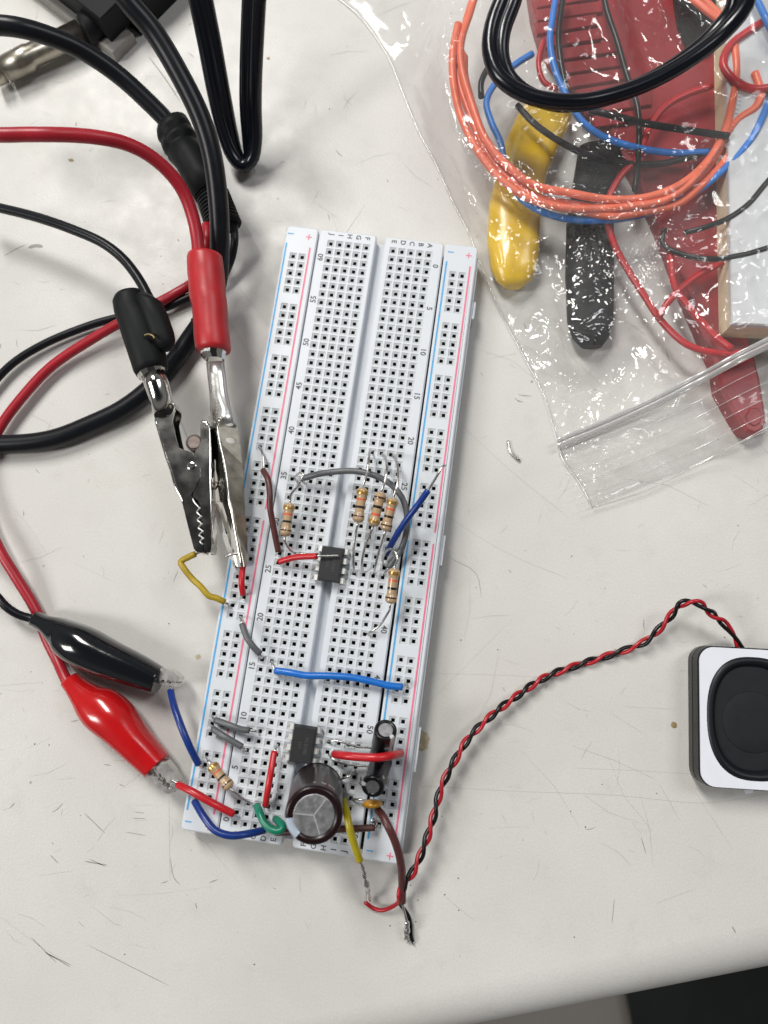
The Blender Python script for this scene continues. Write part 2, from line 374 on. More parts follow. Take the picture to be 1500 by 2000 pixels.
# scratches, specks and stains of the table (thin marks a few hundredths of a mm thick)
sm = MB(); fm = MB()
def mark(m_, pts, wd, mi=0, z=.03):
    P = [Vector((p.x, p.y, z)) for p in pts]
    L = len(P); vs = []
    for i in range(L):
        t = (P[min(i+1, L-1)]-P[max(i-1, 0)]).normalized(); nn = Vector((-t.y, t.x, 0)); h = wd/2*(1 if 0 < i < L-1 else .25)
        vs += [P[i]+nn*h, P[i]-nn*h]
    m_.add(vs, [(2*i, 2*i+1, 2*i+3, 2*i+2) for i in range(L-1)], mi)
for pts, wd in [([(290, 110), (320, 150), (352, 198)], .5), ([(55, 484), (70, 480), (84, 482)], 1.1), ([(8, 500), (30, 487), (50, 478)], .4),
                ([(820, 1535), (1000, 1545), (1200, 1553), (1380, 1568), (1500, 1550)], .22), ([(840, 1315), (960, 1318), (1050, 1322)], .2),
                ([(860, 1000), (990, 1080), (1110, 1130)], .2), ([(880, 1090), (930, 1120), (940, 1165)], .25), ([(790, 1420), (1000, 1210)], .15),
                ([(1120, 1500), (1240, 1505), (1360, 1512)], .15), ([(1215, 1380), (1320, 1385)], .2), ([(60, 1830), (110, 1880)], .3), ([(172, 1846), (240, 1880), (330, 1925)], .25), ([(86, 1858), (138, 1889)], .4), ([(165, 1682), (210, 1690)], .5), ([(98, 1670), (114, 1686)], .35), ([(332, 1675), (340, 1715), (352, 1728)], .3), ([(165, 1588), (205, 1627)], .25),
                ([(90, 1862), (140, 1885)], .3), ([(175, 1678), (205, 1692)], .3), ([(180, 1770), (230, 1810)], .2), ([(1252, 1635), (1262, 1668)], .3),
                ([(1200, 1755), (1195, 1805)], .25), ([(1280, 1765), (1360, 1735)], .2), ([(220, 1485), (310, 1490)], .2), ([(203, 1493), (217, 1495)], .35),
                ([(245, 1625), (285, 1632)], .25), ([(262, 1586), (282, 1588)], .25), ([(259, 1598), (284, 1599)], .3), ([(262, 1602), (290, 1603)], .2),
                ([(165, 1590), (205, 1628)], .2), ([(1430, 1810), (1437, 1822)], .5), ([(640, 400), (700, 560)], .15), ([(480, 440), (520, 520)], .2),
                ([(345, 800), (375, 880)], .25), ([(430, 600), (530, 760)], .2), ([(450, 540), (545, 660)], .15), ([(960, 700), (1010, 690)], .2),
                ([(900, 830), (1010, 930), (1110, 1010)], .2), ([(330, 1560), (332, 1720)], .2), ([(0, 1790), (60, 1835), (130, 1880)], .15)]:
    mark(sm if wd > .24 else fm, spline([W(x, y, 0) for x, y in pts], 3), wd*(.62 if wd < 1 else 1))
for i in range(560):
    x, y = random.uniform(-20, 1520), random.uniform(0, 1960)
    if 370 < x < 900 and 450 < y < 1680: continue
    p = W(x, y, 0)
    if (p-A0).dot(nd) > -22: continue
    a = random.gauss(-.3, 1.0); L = random.choice([1, 1.5, 2, 3, 4, 9, 20]) * random.uniform(.6, 1.4)
    d = Vector((math.cos(a), math.sin(a), 0)); cc = Vector((-d.y, d.x, 0))*random.uniform(-.1, .1)*L
    big = L < 4 and random.random() < .3
    mark(sm if big else fm, [p, p+d*L*.5+cc, p+d*L], random.uniform(.12, .3) if big else random.uniform(.06, .13), z=.03+.0001*i)
tag(sm.build('scratches', M['scratch'], tb), kind='stuff', label='dark grey scratches in the white laminate')
tag(fm.build('scratches', M['scratch2'], tb), kind='stuff', label='faint hairline scratches in the white laminate')
sp = MB()
for i in range(70):
    x, y = random.uniform(0, 1500), random.uniform(0, 1930); p = W(x, y, 0)
    if (p-A0).dot(nd) > -3: continue
    q = random.uniform(.06, .19); n = 7
    sp.add([(p.x+q*math.cos(a)*random.uniform(.6, 1.3), p.y+q*math.sin(a)*random.uniform(.6, 1.3), .05) for a in [2*math.pi*k/n for k in range(n)]], [tuple(range(n))])
for x, y in [(802, 1729), (816, 1758), (762, 1808), (869, 1747), (896, 1778), (812, 1800), (895, 1715), (160, 640), (330, 1218), (96, 1455), (68, 1453), (972, 1269), (900, 1250), (1415, 1245)]:
    p = W(x, y, 0); q = .2; n = 7
    sp.add([(p.x+q*math.cos(a)*random.uniform(.6, 1.3), p.y+q*math.sin(a)*random.uniform(.6, 1.3), .06) for a in [2*math.pi*k/n for k in range(n)]], [tuple(range(n))])
tag(sp.build('specks', M['speck'], tb), kind='stuff')
def blot(px, py, r_, seed, name='stain', mt='glue', asp=1.0, z=.08):
    p = W(px, py, 0); b = MB(); n = 22; rd = random.Random(seed)
    b.add([(p.x, p.y, z)] + [(p.x+asp*r_*rd.uniform(.86, 1.1)*math.cos(2*math.pi*k/n), p.y+r_*rd.uniform(.86, 1.1)*math.sin(2*math.pi*k/n), z) for k in range(n)],
          [(0, 1+k, 1+(k+1) % n) for k in range(n)])
    return b.build(name, M[mt], tb)
M['glue2'] = mat('old_glue_ring', (.42, .36, .24), .4, var=.35, vs=500)
blot(818, 1446, 2.9, 1, mt='glue2'); blot(814, 1448, .9, 5, mt='speck', z=.12)
blot(1316, 1416, .8, 2, mt='glue'); blot(387, 1283, .7, 3, mt='glue2'); blot(524, 114, .5, 4, mt='glue'); blot(139, 313, .5, 6, mt='glue', asp=1.8)

# ------------------------------------------------------------------ breadboard
ZT = 8.5
def text_geo(mb_, s, cx, cy, size, ang, mi, z, bold=0.0):
    cu = bpy.data.curves.new('t', 'FONT'); cu.body = s; cu.size = size; cu.align_x = 'CENTER'; cu.align_y = 'CENTER'
    cu.offset = bold; cu.resolution_u = 3
    o = bpy.data.objects.new('t', cu); me = bpy.data.meshes.new_from_object(o)
    ca, sa = math.cos(ang), math.sin(ang)
    vs = [(cx + v.co.x*ca - v.co.y*sa, cy + v.co.x*sa + v.co.y*ca, z) for v in me.vertices]
    mb_.add(vs, [tuple(p.vertices) for p in me.polygons], mi)
    bpy.data.objects.remove(o); bpy.data.curves.remove(cu); bpy.data.meshes.remove(me)
def panel(mb_, x0, x1, y0, y1, holes, zt=ZT):
    """slab top x0..x1, y0..y1 with square socket pits at the hole centres, rounded corners, walls"""
    rad = 1.0
    X = sorted({x0+rad, x1-rad} | {round(h[0]+s*1.27, 3) for h in holes for s in (-1, 1)})
    Y = sorted({y0+rad, y1-rad} | {round(h[1]+s*1.27, 3) for h in holes for s in (-1, 1)})
    X = [X[0]] + [b for a, b in zip(X, X[1:]) if b-a > .02]; Y = [Y[0]] + [b for a, b in zip(Y, Y[1:]) if b-a > .02]
    hs = {(round(h[0], 2), round(h[1], 2)) for h in holes}
    for i in range(len(X)-1):
        for j in range(len(Y)-1):
            a, b, c_, d = X[i], X[i+1], Y[j], Y[j+1]
            hit = [h for h in hs if a < h[0] < b and c_ < h[1] < d]
            if not hit: mb_.quad((a, c_, zt), (b, c_, zt), (b, d, zt), (a, d, zt), 0); continue
            cx, cy = hit[0]
            def sq(h, z): return [(cx-h, cy-h, z), (cx+h, cy-h, z), (cx+h, cy+h, z), (cx-h, cy+h, z)]
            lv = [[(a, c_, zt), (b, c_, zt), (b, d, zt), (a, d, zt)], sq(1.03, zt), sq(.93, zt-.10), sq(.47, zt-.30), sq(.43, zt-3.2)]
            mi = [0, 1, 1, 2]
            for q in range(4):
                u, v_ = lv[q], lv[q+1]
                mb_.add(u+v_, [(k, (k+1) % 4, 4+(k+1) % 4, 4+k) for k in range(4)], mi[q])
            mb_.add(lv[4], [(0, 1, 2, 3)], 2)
            off = random.uniform(-.12, .12)
            mb_.quad((cx-.42, cy+off-.05, zt-2.3), (cx+.42, cy+off-.05, zt-2.3), (cx+.42, cy+off+.22, zt-1.3), (cx-.42, cy+off+.22, zt-1.3), 3)
    C = [(x1-rad, y1-rad, 0), (x0+rad, y1-rad, 1), (x0+rad, y0+rad, 2), (x1-rad, y0+rad, 3)]
    def outline(rr, z):
        o = []
        for cx, cy, k in C:
            for q in range(6):
                a = math.pi/2*k + math.pi/2*q/5; o.append((cx+rr*math.cos(a), cy+rr*math.sin(a), z))
        return o
    A_, B_, C_ = outline(rad-.35, zt), outline(rad, zt-.3), outline(rad, 1.0)
    inner = [(C[i//6][0], C[i//6][1], zt) for i in range(24)]
    for u, v_, sm_ in ((inner, A_, False), (A_, B_, True), (B_, C_, False)):
        n = 24; fs = []
        for k in range(n):
            j = (k+1) % n
            fs.append((k, n+k, n+j, j))
        mb_.add(u+v_, fs, 0, sm_)
BM = [M['board'], M['pit_shade'], M['hole'], M['clip'], M['ink'], M['ink_blue'], M['ink_red']]
bb = thing('breadboard', 'white solderless breadboard with red and blue rails, full of components', 'breadboard', (14, -78, 0))
mb = MB(); rows = [-2.54*k for k in range(63)]
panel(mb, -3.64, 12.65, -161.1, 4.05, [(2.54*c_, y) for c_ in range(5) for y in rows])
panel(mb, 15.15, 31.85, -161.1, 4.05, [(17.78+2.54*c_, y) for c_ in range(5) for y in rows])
mb.box(12.6, -159.9, 1.0, 15.2, 2.9, 5.6, 0)
P90 = math.pi/2
for i, ch in enumerate('JIHGF'): text_geo(mb, ch, 2.54*i-.1, 2.75, 1.95, -P90, 4, ZT+.03, .045)
for i, ch in enumerate('EDCBA'): text_geo(mb, ch, 17.78+2.54*i-.1, 2.75, 1.95, -P90, 4, ZT+.03, .045)
for i, ch in enumerate('ABCDE'): text_geo(mb, ch, 2.54*i+.1, -160.0+.05, 1.9, P90, 4, ZT+.03, .04)
for i, ch in enumerate('FGHIJ'): text_geo(mb, ch, 17.78+2.54*i+.1, -160.0+.05, 1.9, P90, 4, ZT+.03, .04)
for k in range(13):
    text_geo(mb, str(60-5*k), -2.25, -4.5-12.7*k, 2.15, P90, 4, ZT+.03, .04)
    text_geo(mb, str(5*k), 30.15, -3.15-12.7*k, 2.15, -P90, 4, ZT+.03, .04)
mb.build('terminal_strip', BM, bb)
for x0, x1, ha, hb, lb, lr, mx, px_ in ((-13.3, -4.0, -10.05, -7.45, -12.5, -5.65, -11.75, -6.5), (32.2, 41.45, 35.4, 38.0, 33.15, 39.85, 33.95, 39.05)):
    mb = MB(); hy = [-2.54*(2+6*g+i) for g in range(5) for i in range(5)] + [-2.54*(32+6*g+i) for g in range(5) for i in range(5)]
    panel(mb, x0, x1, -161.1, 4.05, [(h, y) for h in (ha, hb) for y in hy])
    z = ZT+.03
    def strip(xc, ya, yb, wd, mi): mb.quad((xc-wd/2, yb, z), (xc+wd/2, yb, z), (xc+wd/2, ya, z), (xc-wd/2, ya, z), mi)
    strip(lb, -1.3, -77.5, .48, 5); strip(lb, -80.9, -156.2, .48, 5)
    strip(lr, -2.0, -77.8, .5, 6); strip(lr, -80.8, -156.3, .5, 6)
    for ys in (1.6, -158.9):
        mb.quad((mx-.85, ys-.16, z), (mx+.85, ys-.16, z), (mx+.85, ys+.16, z), (mx-.85, ys+.16, z), 5)
        yp = ys-.45
        mb.quad((px_-.85, yp-.16, z), (px_+.85, yp-.16, z), (px_+.85, yp+.16, z), (px_-.85, yp+.16, z), 6)
        mb.quad((px_-.16, yp+.165, z), (px_+.16, yp+.165, z), (px_+.16, yp+.85, z), (px_-.16, yp+.85, z), 6)
        mb.quad((px_-.16, yp-.85, z), (px_+.16, yp-.85, z), (px_+.16, yp-.165, z), (px_-.16, yp-.165, z), 6)
    if x0 > 0:                                   # snap-fit tabs of the outer rail
        for ya, yb in ((-11.5, -16.5), (-78, -86), (-128, -139)):
            mb.box(x1-.02, yb, 1.0, x1+1.35, ya, 6.6, 0)
        mb.box(x1-.02, -158.5, 1.0, x1+.55, 1.5, 7.2, 0)
    if x0 > 0:                                   # the right rail gapes a little towards the lower end
        for v in mb.v: v.x += .45*max(0, -v.y/160)**2
    mb.build('power_rail', BM, bb)
mb = MB(); mb.box(-12.8, -160.6, 0.02, 41.0, 3.6, 1.6); mb.box(31.9, -159.5, 1.61, 32.15, 2.0, 4.5); mb.box(-3.9, -159.5, 1.61, -3.76, 2.0, 5.5); mb.build('foam_backing', M['foam'], bb)
def H(c_, r_, z=6.5):            # socket position: column 0..4 / 7..11 by pitch, row from the top
    return Vector((2.54*c_, -2.54*r_, z))
GJ = 'jumper wires on the breadboard'
def jumper(label, mt, ins, bares=(), r_=.82, rb=.33, name='jumper_wire', group=GJ, cat='jumper wire'):
    t = thing(name, label, cat, ins[0], group)
    b = MB(); b.tube(ins, r_, 14, step=.6); b.build('insulation', M[mt], t)
    for q in bares:
        b = MB(); b.tube(q, rb, 10, step=.5); b.build('bare_end', M['wire_lead'], t)
    return t
def J(fr, label, mt, ins, bares=(), **kw):
    jumper(label, mt, F(fr, ins), [F(fr, q) for q in bares], **kw)

# ------------------------------------------------------------------ chips
def chip(cx, cy, ang, notch, text, text2, label):
    t = thing('integrated_circuit', label, 'chip', (cx, cy, ZT), 'eight-pin chips across the centre gap')
    ca, sa = math.cos(ang), math.sin(ang)
    def T(x, y): return (cx+x*ca-y*sa, cy+x*sa+y*ca)
    b = MB(); hw, hl = 3.02, 4.6; zb, zt = 9.0, 12.3
    ol = [(-hw, -hl), (hw, -hl), (hw, hl)]
    nn = [(.85*math.cos(a), notch*(hl) - notch*.85*math.sin(a)) for a in [math.pi*k/10 for k in range(11)]]
    ol = [(-hw, -hl), (hw, -hl), (hw, hl), (-hw, hl)]
    def ring(s, z): return [(*T(x*s_x(s), y*s_y(s)), z) for x, y in ol]
    def s_x(s): return (hw-s)/hw
    def s_y(s): return (hl-s)/hl
    rg = [ring(.25, zb), ring(0, zb+1.5), ring(0, zb+1.8), ring(.38, zt)]
    b.rings(rg, 0, True, False)
    # notch: half round dimple drawn flat, its shade painted in as a dark rim
    n = 12; cyn = notch*(hl-.40)
    dv = [(*T(.95*math.cos(math.pi*k/n), cyn-notch*.95*math.sin(math.pi*k/n)), zt+.02) for k in range(n+1)]
    b.add(dv, [tuple(range(n+1))], 1)
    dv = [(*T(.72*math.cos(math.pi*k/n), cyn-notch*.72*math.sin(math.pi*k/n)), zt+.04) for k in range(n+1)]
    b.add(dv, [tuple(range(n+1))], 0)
    p = T(.9, -.2*notch); text_geo(b, text, p[0], p[1], 1.35, ang+P90*-notch, 2, zt+.03)
    p = T(-.7, -.2*notch); text_geo(b, text2, p[0], p[1], 1.2, ang+P90*-notch, 2, zt+.03)
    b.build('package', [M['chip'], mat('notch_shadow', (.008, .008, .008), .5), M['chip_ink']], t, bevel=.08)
    for sx in (-1, 1):
        for k in range(4):
            y = -3.81+2.54*k; q = MB()
            P_ = [(2.9, 10.7), (3.75, 10.7), (4.1, 10.4), (4.1, 8.9), (3.85, 6.4)]
            vs = []
            for (x, z) in P_:
                wd = .72 if z > 9.2 else .28
                for dy in (-wd, wd):
                    for th in (0, .25): vs.append((*T(sx*(x-th*(.9 if z < 10.5 else 0)), y+dy), z-th*(1 if z > 10.2 else 0)))
            fs = []
            for i in range(len(P_)-1):
                a = 4*i; fs += [(a, a+2, a+6, a+4), (a+1, a+5, a+7, a+3), (a, a+4, a+5, a+1), (a+2, a+3, a+7, a+6)]
            fs += [(0, 1, 3, 2), (16, 18, 19, 17)]
            q.add(vs, fs); q.build('pin', M['pin'], t)
p = W(645.6, 1101.5, 12.0)
chip(p.x, p.y, 0.0, -1, 'HN7AB', 'E5C', 'black eight-pin chip in the middle of the board, under a bare red wire end')
p = W(590.5, 1454.5, 12.0)
chip(p.x, p.y, 0.0, 1, 'N-8386', '2V1', 'black eight-pin chip directly above the large capacitor')

# ------------------------------------------------------------------ resistors
def resistor(label, a, b_, leads, rev=False, fr='6', R_=1.5):
    a, b_ = F(fr, [a, b_]); ax = (b_-a); L = ax.length
    t = thing('resistor', label, 'resistor', (a+b_)/2, 'resistors on the breadboard')
    prof = [(0, .35), (.12, .75), (.35, 1.15), (.8, R_), (1.4, R_+.03), (1.9, R_-.05), (2.3, R_*.86), (2.7, R_*.82)]
    prof2 = [(L-p_, q) for p_, q in prof][::-1]
    mid = [2.7 + (L-5.4)*k/16 for k in range(1, 16)]
    pr = prof + [(x, R_*.82) for x in mid] + prof2
    if rev: bands = [(.14, .20, 3), (.40, .48, 2), (.62, .69, 1), (.80, .90, 4)]
    else: bands = [(.10, .20, 4), (.32, .375, 1), (.53, .60, 2), (.80, .845, 3)]
    # resample for crisp bands
    fine = []; n_ = 90
    for k in range(n_+1):
        x = L*k/n_
        for i in range(len(pr)-1):
            if pr[i][0] <= x <= pr[i+1][0]+1e-6:
                u = (x-pr[i][0])/max(1e-6, pr[i+1][0]-pr[i][0]); fine.append((x, pr[i][1]*(1-u)+pr[i+1][1]*u)); break
    fine[0] = (0, .3); fine[-1] = (L, .3)
    def mf(k, i):
        s = (k+.5)/n_
        for u, v_, m_ in bands:
            if u <= s <= v_: return m_
        return 0
    m_ = MB(); m_.lathe(a, b_, fine, 28, mf=mf); m_.build('body', [M['tan'], M['band_o'], M['band_k'], M['band_b'], M['band_g']], t)
    for (end, q) in ((a, leads[0]), (b_, leads[1])):
        pts = F(fr, q); d = (end - (a+b_)/2).normalized()
        m_ = MB(); m_.tube([end - d*.6, end + d*.7] + pts, .31, 10, step=.5); m_.build('lead', M['wire_lead'], t)
resistor('resistor left of the upper chip, upright between the brown and grey wires', (293, 552, 14), (262, 776, 13.5),
         ([(300, 500, 15), (345, 440, 17), (383, 365, 18.5), (365, 352, 17.5), (335, 372, 12), (316, 392, 6.5)],
          [(262, 810, 13.2), (290, 860, 11.5), (330, 888, 9.8), (400, 893, 9.5), (480, 897, 10.2)]))
resistor('leftmost of the three side-by-side resistors right of the centre gap', (781, 450, 17), (746, 685, 16.5),
         ([(795, 400, 17.5), (815, 300, 17.5), (826, 215, 14.5), (836, 203, 11), (841, 216, 6.5)],
          [(735, 740, 15.5), (719, 850, 14), (718, 940, 12.5), (722, 1005, 10), (726, 1022, 6.5)]))
resistor('middle of the three side-by-side resistors, its bands in reversed order', (903, 480, 19), (846, 710, 18),
         ([(920, 430, 19.5), (938, 350, 19), (936, 270, 16), (920, 233, 12.5), (903, 230, 6.5)],
          [(828, 755, 17), (793, 850, 15), (775, 940, 13), (778, 1005, 10), (790, 1028, 6.5)]), rev=True)
resistor('rightmost of the three side-by-side resistors, touching the grey arc wire', (984, 516, 19), (927, 742, 17.5),
         ([(998, 470, 19.5), (1014, 400, 19), (1009, 300, 16.5), (995, 240, 13), (968, 236, 6.5)],
          [(915, 790, 16.5), (885, 880, 14.5), (862, 980, 12), (850, 1040, 6.5)]))
resistor('lowest resistor right of the centre gap, beside the lower end of the grey arc', (992, 985, 17), (963, 1225, 15.5),
         ([(1012, 930, 18), (1000, 888, 18), (970, 861, 17), (938, 872, 15), (915, 915, 12), (914, 960, 9), (920, 983, 6.5)],
          [(960, 1260, 14.5), (935, 1305, 13), (890, 1370, 11.5), (825, 1415, 10), (800, 1428, 6.5)]))
resistor('resistor slanting across the red rail line near the lower left corner', (205, 322, 12.5), (320, 462, 13.5),
         ([(192, 300, 11.5), (180, 285, 9.5), (178, 280, 6.5)],
          [(352, 490, 13), (392, 522, 12), (425, 540, 11), (440, 546, 6.5)]), fr='2b')

# ------------------------------------------------------------------ jumper wires
J('6', 'long grey wire arching from the left half over the three resistors', 'w_grey',
  [(385, 388, 11.5), (480, 362, 13), (600, 345, 14), (730, 342, 14.5), (850, 368, 15), (960, 425, 15), (1035, 510, 15), (1072, 620, 15), (1070, 740, 14.5), (1040, 850, 13), (990, 930, 12), (950, 985, 11)],
  [[(392, 385, 11.5), (378, 388, 10.5), (370, 395, 6.5)], [(955, 980, 11), (930, 1015, 10), (914, 1040, 6.5)]])
J('3', 'dark brown wire curving from the left rail down to the left terminal half', 'w_brown',
  [(973, 630, 12), (1015, 710, 14), (1032, 840, 14.5), (1035, 960, 14), (1062, 1120, 12.5), (1108, 1352, 10.2)],
  [[(942, 415, 6), (946, 430, 9.5), (972, 500, 11.5), (978, 570, 12), (972, 640, 12)], [(1105, 1345, 10.2), (1122, 1362, 6.5)]])
J('6', 'short red wire whose bare tip lies across the upper chip', 'w_red',
  [(222, 945, 10.5), (330, 916, 12), (475, 907, 13.6)], [[(470, 907, 13.6), (545, 907, 13.4), (620, 903, 13.2)], [(228, 945, 10.4), (214, 950, 6.5)]])
J('6', 'dark blue wire leaning up over the right rail with its stripped tip in the air', 'w_blue',
  [(935, 895, 10.5), (985, 800, 15), (1060, 680, 18.5), (1140, 575, 20.5), (1215, 468, 21.5)],
  [[(1210, 475, 21.5), (1245, 420, 22), (1290, 345, 22.5), (1310, 312, 22.3), (1326, 304, 21.8)], [(940, 890, 10.5), (925, 915, 6.5)]])
J('3', 'mustard wire kinked from the black clip down to the left rail', 'w_mustard',
  [(372, 1372, 14), (300, 1405, 14), (240, 1445, 13.5), (262, 1490, 13.5), (340, 1590, 13), (420, 1665, 13), (492, 1745, 12.5), (560, 1765, 12), (632, 1800, 11)],
  [[(380, 1370, 14), (410, 1360, 15), (450, 1345, 15.5), (500, 1350, 15)], [(628, 1798, 11), (660, 1818, 10.5), (690, 1828, 6.5)]])
J('3', 'short red wire from the red clip straight down into the left rail', 'w_red',
  [(810, 1370, 12), (800, 1450, 12), (788, 1520, 12), (782, 1640, 12), (795, 1735, 10.5)],
  [[(790, 1380, 12.5), (700, 1375, 14), (628, 1405, 14)], [(795, 1730, 10.5), (800, 1752, 6.5)]])
J('2a', 'short dark grey wire from the left rail to row fifteen', 'w_grey',
  [(382, 168, 11.5), (408, 240, 12), (440, 290, 12), (484, 337, 11)], [[(374, 125, 6.5), (376, 140, 10.5), (382, 172, 11.5)], [(482, 334, 11), (490, 350, 10.5), (500, 372, 6.5)]])
J('2a', 'long bright blue wire lying across both halves to the right rail', 'w_lblue',
  [(568, 432, 11), (650, 443, 11.5), (740, 459, 11.5), (880, 462, 11.5), (1010, 472, 11.5), (1130, 497, 11.5), (1210, 517, 11.5), (1287, 524, 11)],
  [[(552, 375, 6.5), (552, 390, 10), (568, 432, 11)], [(1285, 524, 11), (1302, 512, 10.5), (1311, 495, 6.5)]], r_=.92)
J('2a', 'grey wire of the lower left pair, the upper and longer one', 'w_grey',
  [(230, 710, 10.8), (320, 742, 11.8), (375, 762, 11.8), (425, 768, 11.2)], [[(212, 682, 6.5), (218, 695, 10), (232, 711, 10.8)], [(422, 768, 11.2), (455, 772, 11), (484, 775, 6.5)]])
J('2b', 'grey wire of the lower left pair, the lower one slanting down', 'w_grey',
  [(217, 125, 10.8), (290, 172, 12), (385, 228, 11.5)], [[(206, 102, 6.5), (212, 112, 10), (220, 127, 10.8)], [(383, 227, 11.5), (400, 240, 10.5), (407, 245, 6.5)]])
J('2b', 'straight red wire standing left of the lower chip and large capacitor', 'w_red',
  [(565, 252, 11.5), (545, 370, 13), (530, 460, 13), (515, 560, 11)], [[(585, 215, 6.5), (578, 222, 10), (566, 256, 11.5)], [(516, 556, 11), (528, 570, 6.5)]])
J('2b', 'curved dark blue wire hanging over the lower left edge of the board', 'w_blue',
  [(115, 532, 11.5), (170, 625, 14), (235, 700, 15), (320, 727, 15), (410, 718, 14), (508, 697, 11)],
  [[(112, 515, 7), (108, 520, 10), (118, 536, 11.5)], [(504, 698, 11), (514, 682, 6.5)]], r_=.92)
J('2b', 'short looped green wire beside the large capacitor', 'w_green',
  [(468, 560, 10.5), (482, 600, 13), (508, 655, 14), (555, 695, 14.5), (600, 697, 14.5), (612, 675, 14), (592, 650, 12.5), (573, 634, 10)],
  [[(466, 556, 10.5), (462, 550, 7)], [(573, 634, 10), (570, 630, 7)]], r_=.95)
J('2b', 'dark brown wire passing behind the large capacitor along the bottom rows', 'w_brown2',
  [(572, 710, 10.5), (700, 707, 11.5), (850, 700, 11.5), (940, 690, 11.5), (1050, 686, 11.5), (1130, 682, 11)],
  [[(1128, 682, 11), (1146, 674, 10.5), (1160, 668, 6.5)], [(576, 710, 10.5), (566, 700, 7)]])
J('2b', 'thin red wire lying over the two small capacitors', 'w_red',
  [(905, 268, 15), (960, 276, 19.5), (1060, 285, 21), (1150, 287, 21.5), (1220, 277, 20), (1276, 263, 15)],
  [[(909, 269, 15), (900, 262, 11), (898, 258, 7)], [(1272, 264, 15), (1281, 262, 11), (1283, 262, 7)]], r_=1.0)
J('4', 'dark blue wire from the lower black clip to the left rail', 'w_blue',
  [(1042, 716, 9), (1060, 800, 12), (1095, 905, 14), (1150, 1040, 14), (1212, 1165, 11.5)],
  [[(1046, 660, 7.5), (1040, 700, 8.5), (1043, 722, 9)], [(1210, 1162, 11.5), (1225, 1178, 10.5), (1242, 1178, 6.5)]], r_=.9)
J('2b', 'straight red wire from the lower red clip to the bottom left row', 'w_red',
  [(22, 440, 11), (100, 478, 13), (220, 546, 13), (335, 605, 11)], [[(-40, 400, 8.5), (0, 428, 10), (26, 442, 11)], [(330, 603, 11), (346, 602, 6.5)]], r_=.95)
# yellow wire and speaker joints
t = thing('jumper_wire', 'bright yellow wire from beside the large capacitor to a twisted bare joint', 'jumper wire', W(690, 1600, 10), GJ)
b = MB(); b.tube(F('2b', [(955, 528, 10.5), (972, 600, 14), (990, 690, 15), (1016, 780, 14), (1046, 868, 12)]), .92, 14, step=.6); b.build('insulation', M['w_yellow'], t)
b = MB(); b.tube(F('j', [(262, 750, 12), (285, 800, 11.5), (305, 860, 11), (335, 915, 10)]), .33, 10); b.tube(F('j', [(265, 760, 11.8), (320, 850, 10.5), (305, 930, 10), (330, 980, 9)]), .2, 8)
b.build('bare_end', M['wire_lead'], t)
t = thing('jumper_wire', 'dark brown wire hanging off the lower right corner of the board', 'jumper wire', W(740, 1590, 10), GJ)
b = MB(); b.tube(F('j', [(485, 140, 11.5), (540, 200, 14), (610, 330, 15.5), (680, 480, 15), (735, 640, 13.5), (770, 800, 11.5), (782, 950, 9), (785, 1100, 7), (783, 1262, 5.5)]), .98, 14, step=.6); b.build('insulation', M['w_brown'], t)
b = MB()
hx = [Vector(W(660+465/6.25, 1560+165/6.25, 0))]
c = W(660+460/6.25, 1560+172/6.25, 0)
b.tube([(c.x+.75*math.cos(a*.9), c.y+.6*math.sin(a*.9), 9.0+a*.14) for a in range(0, 18)], .16, 8)
b.tube([(c.x, c.y, 10.5), (c.x, c.y, 6.5)], .3, 8)
b.tube(F('j', [(783, 1255, 5.5), (800, 1340, 5), (828, 1440, 4.5), (842, 1520, 4)]), .3, 8)
b.build('bare_end', M['wire_lead'], t)

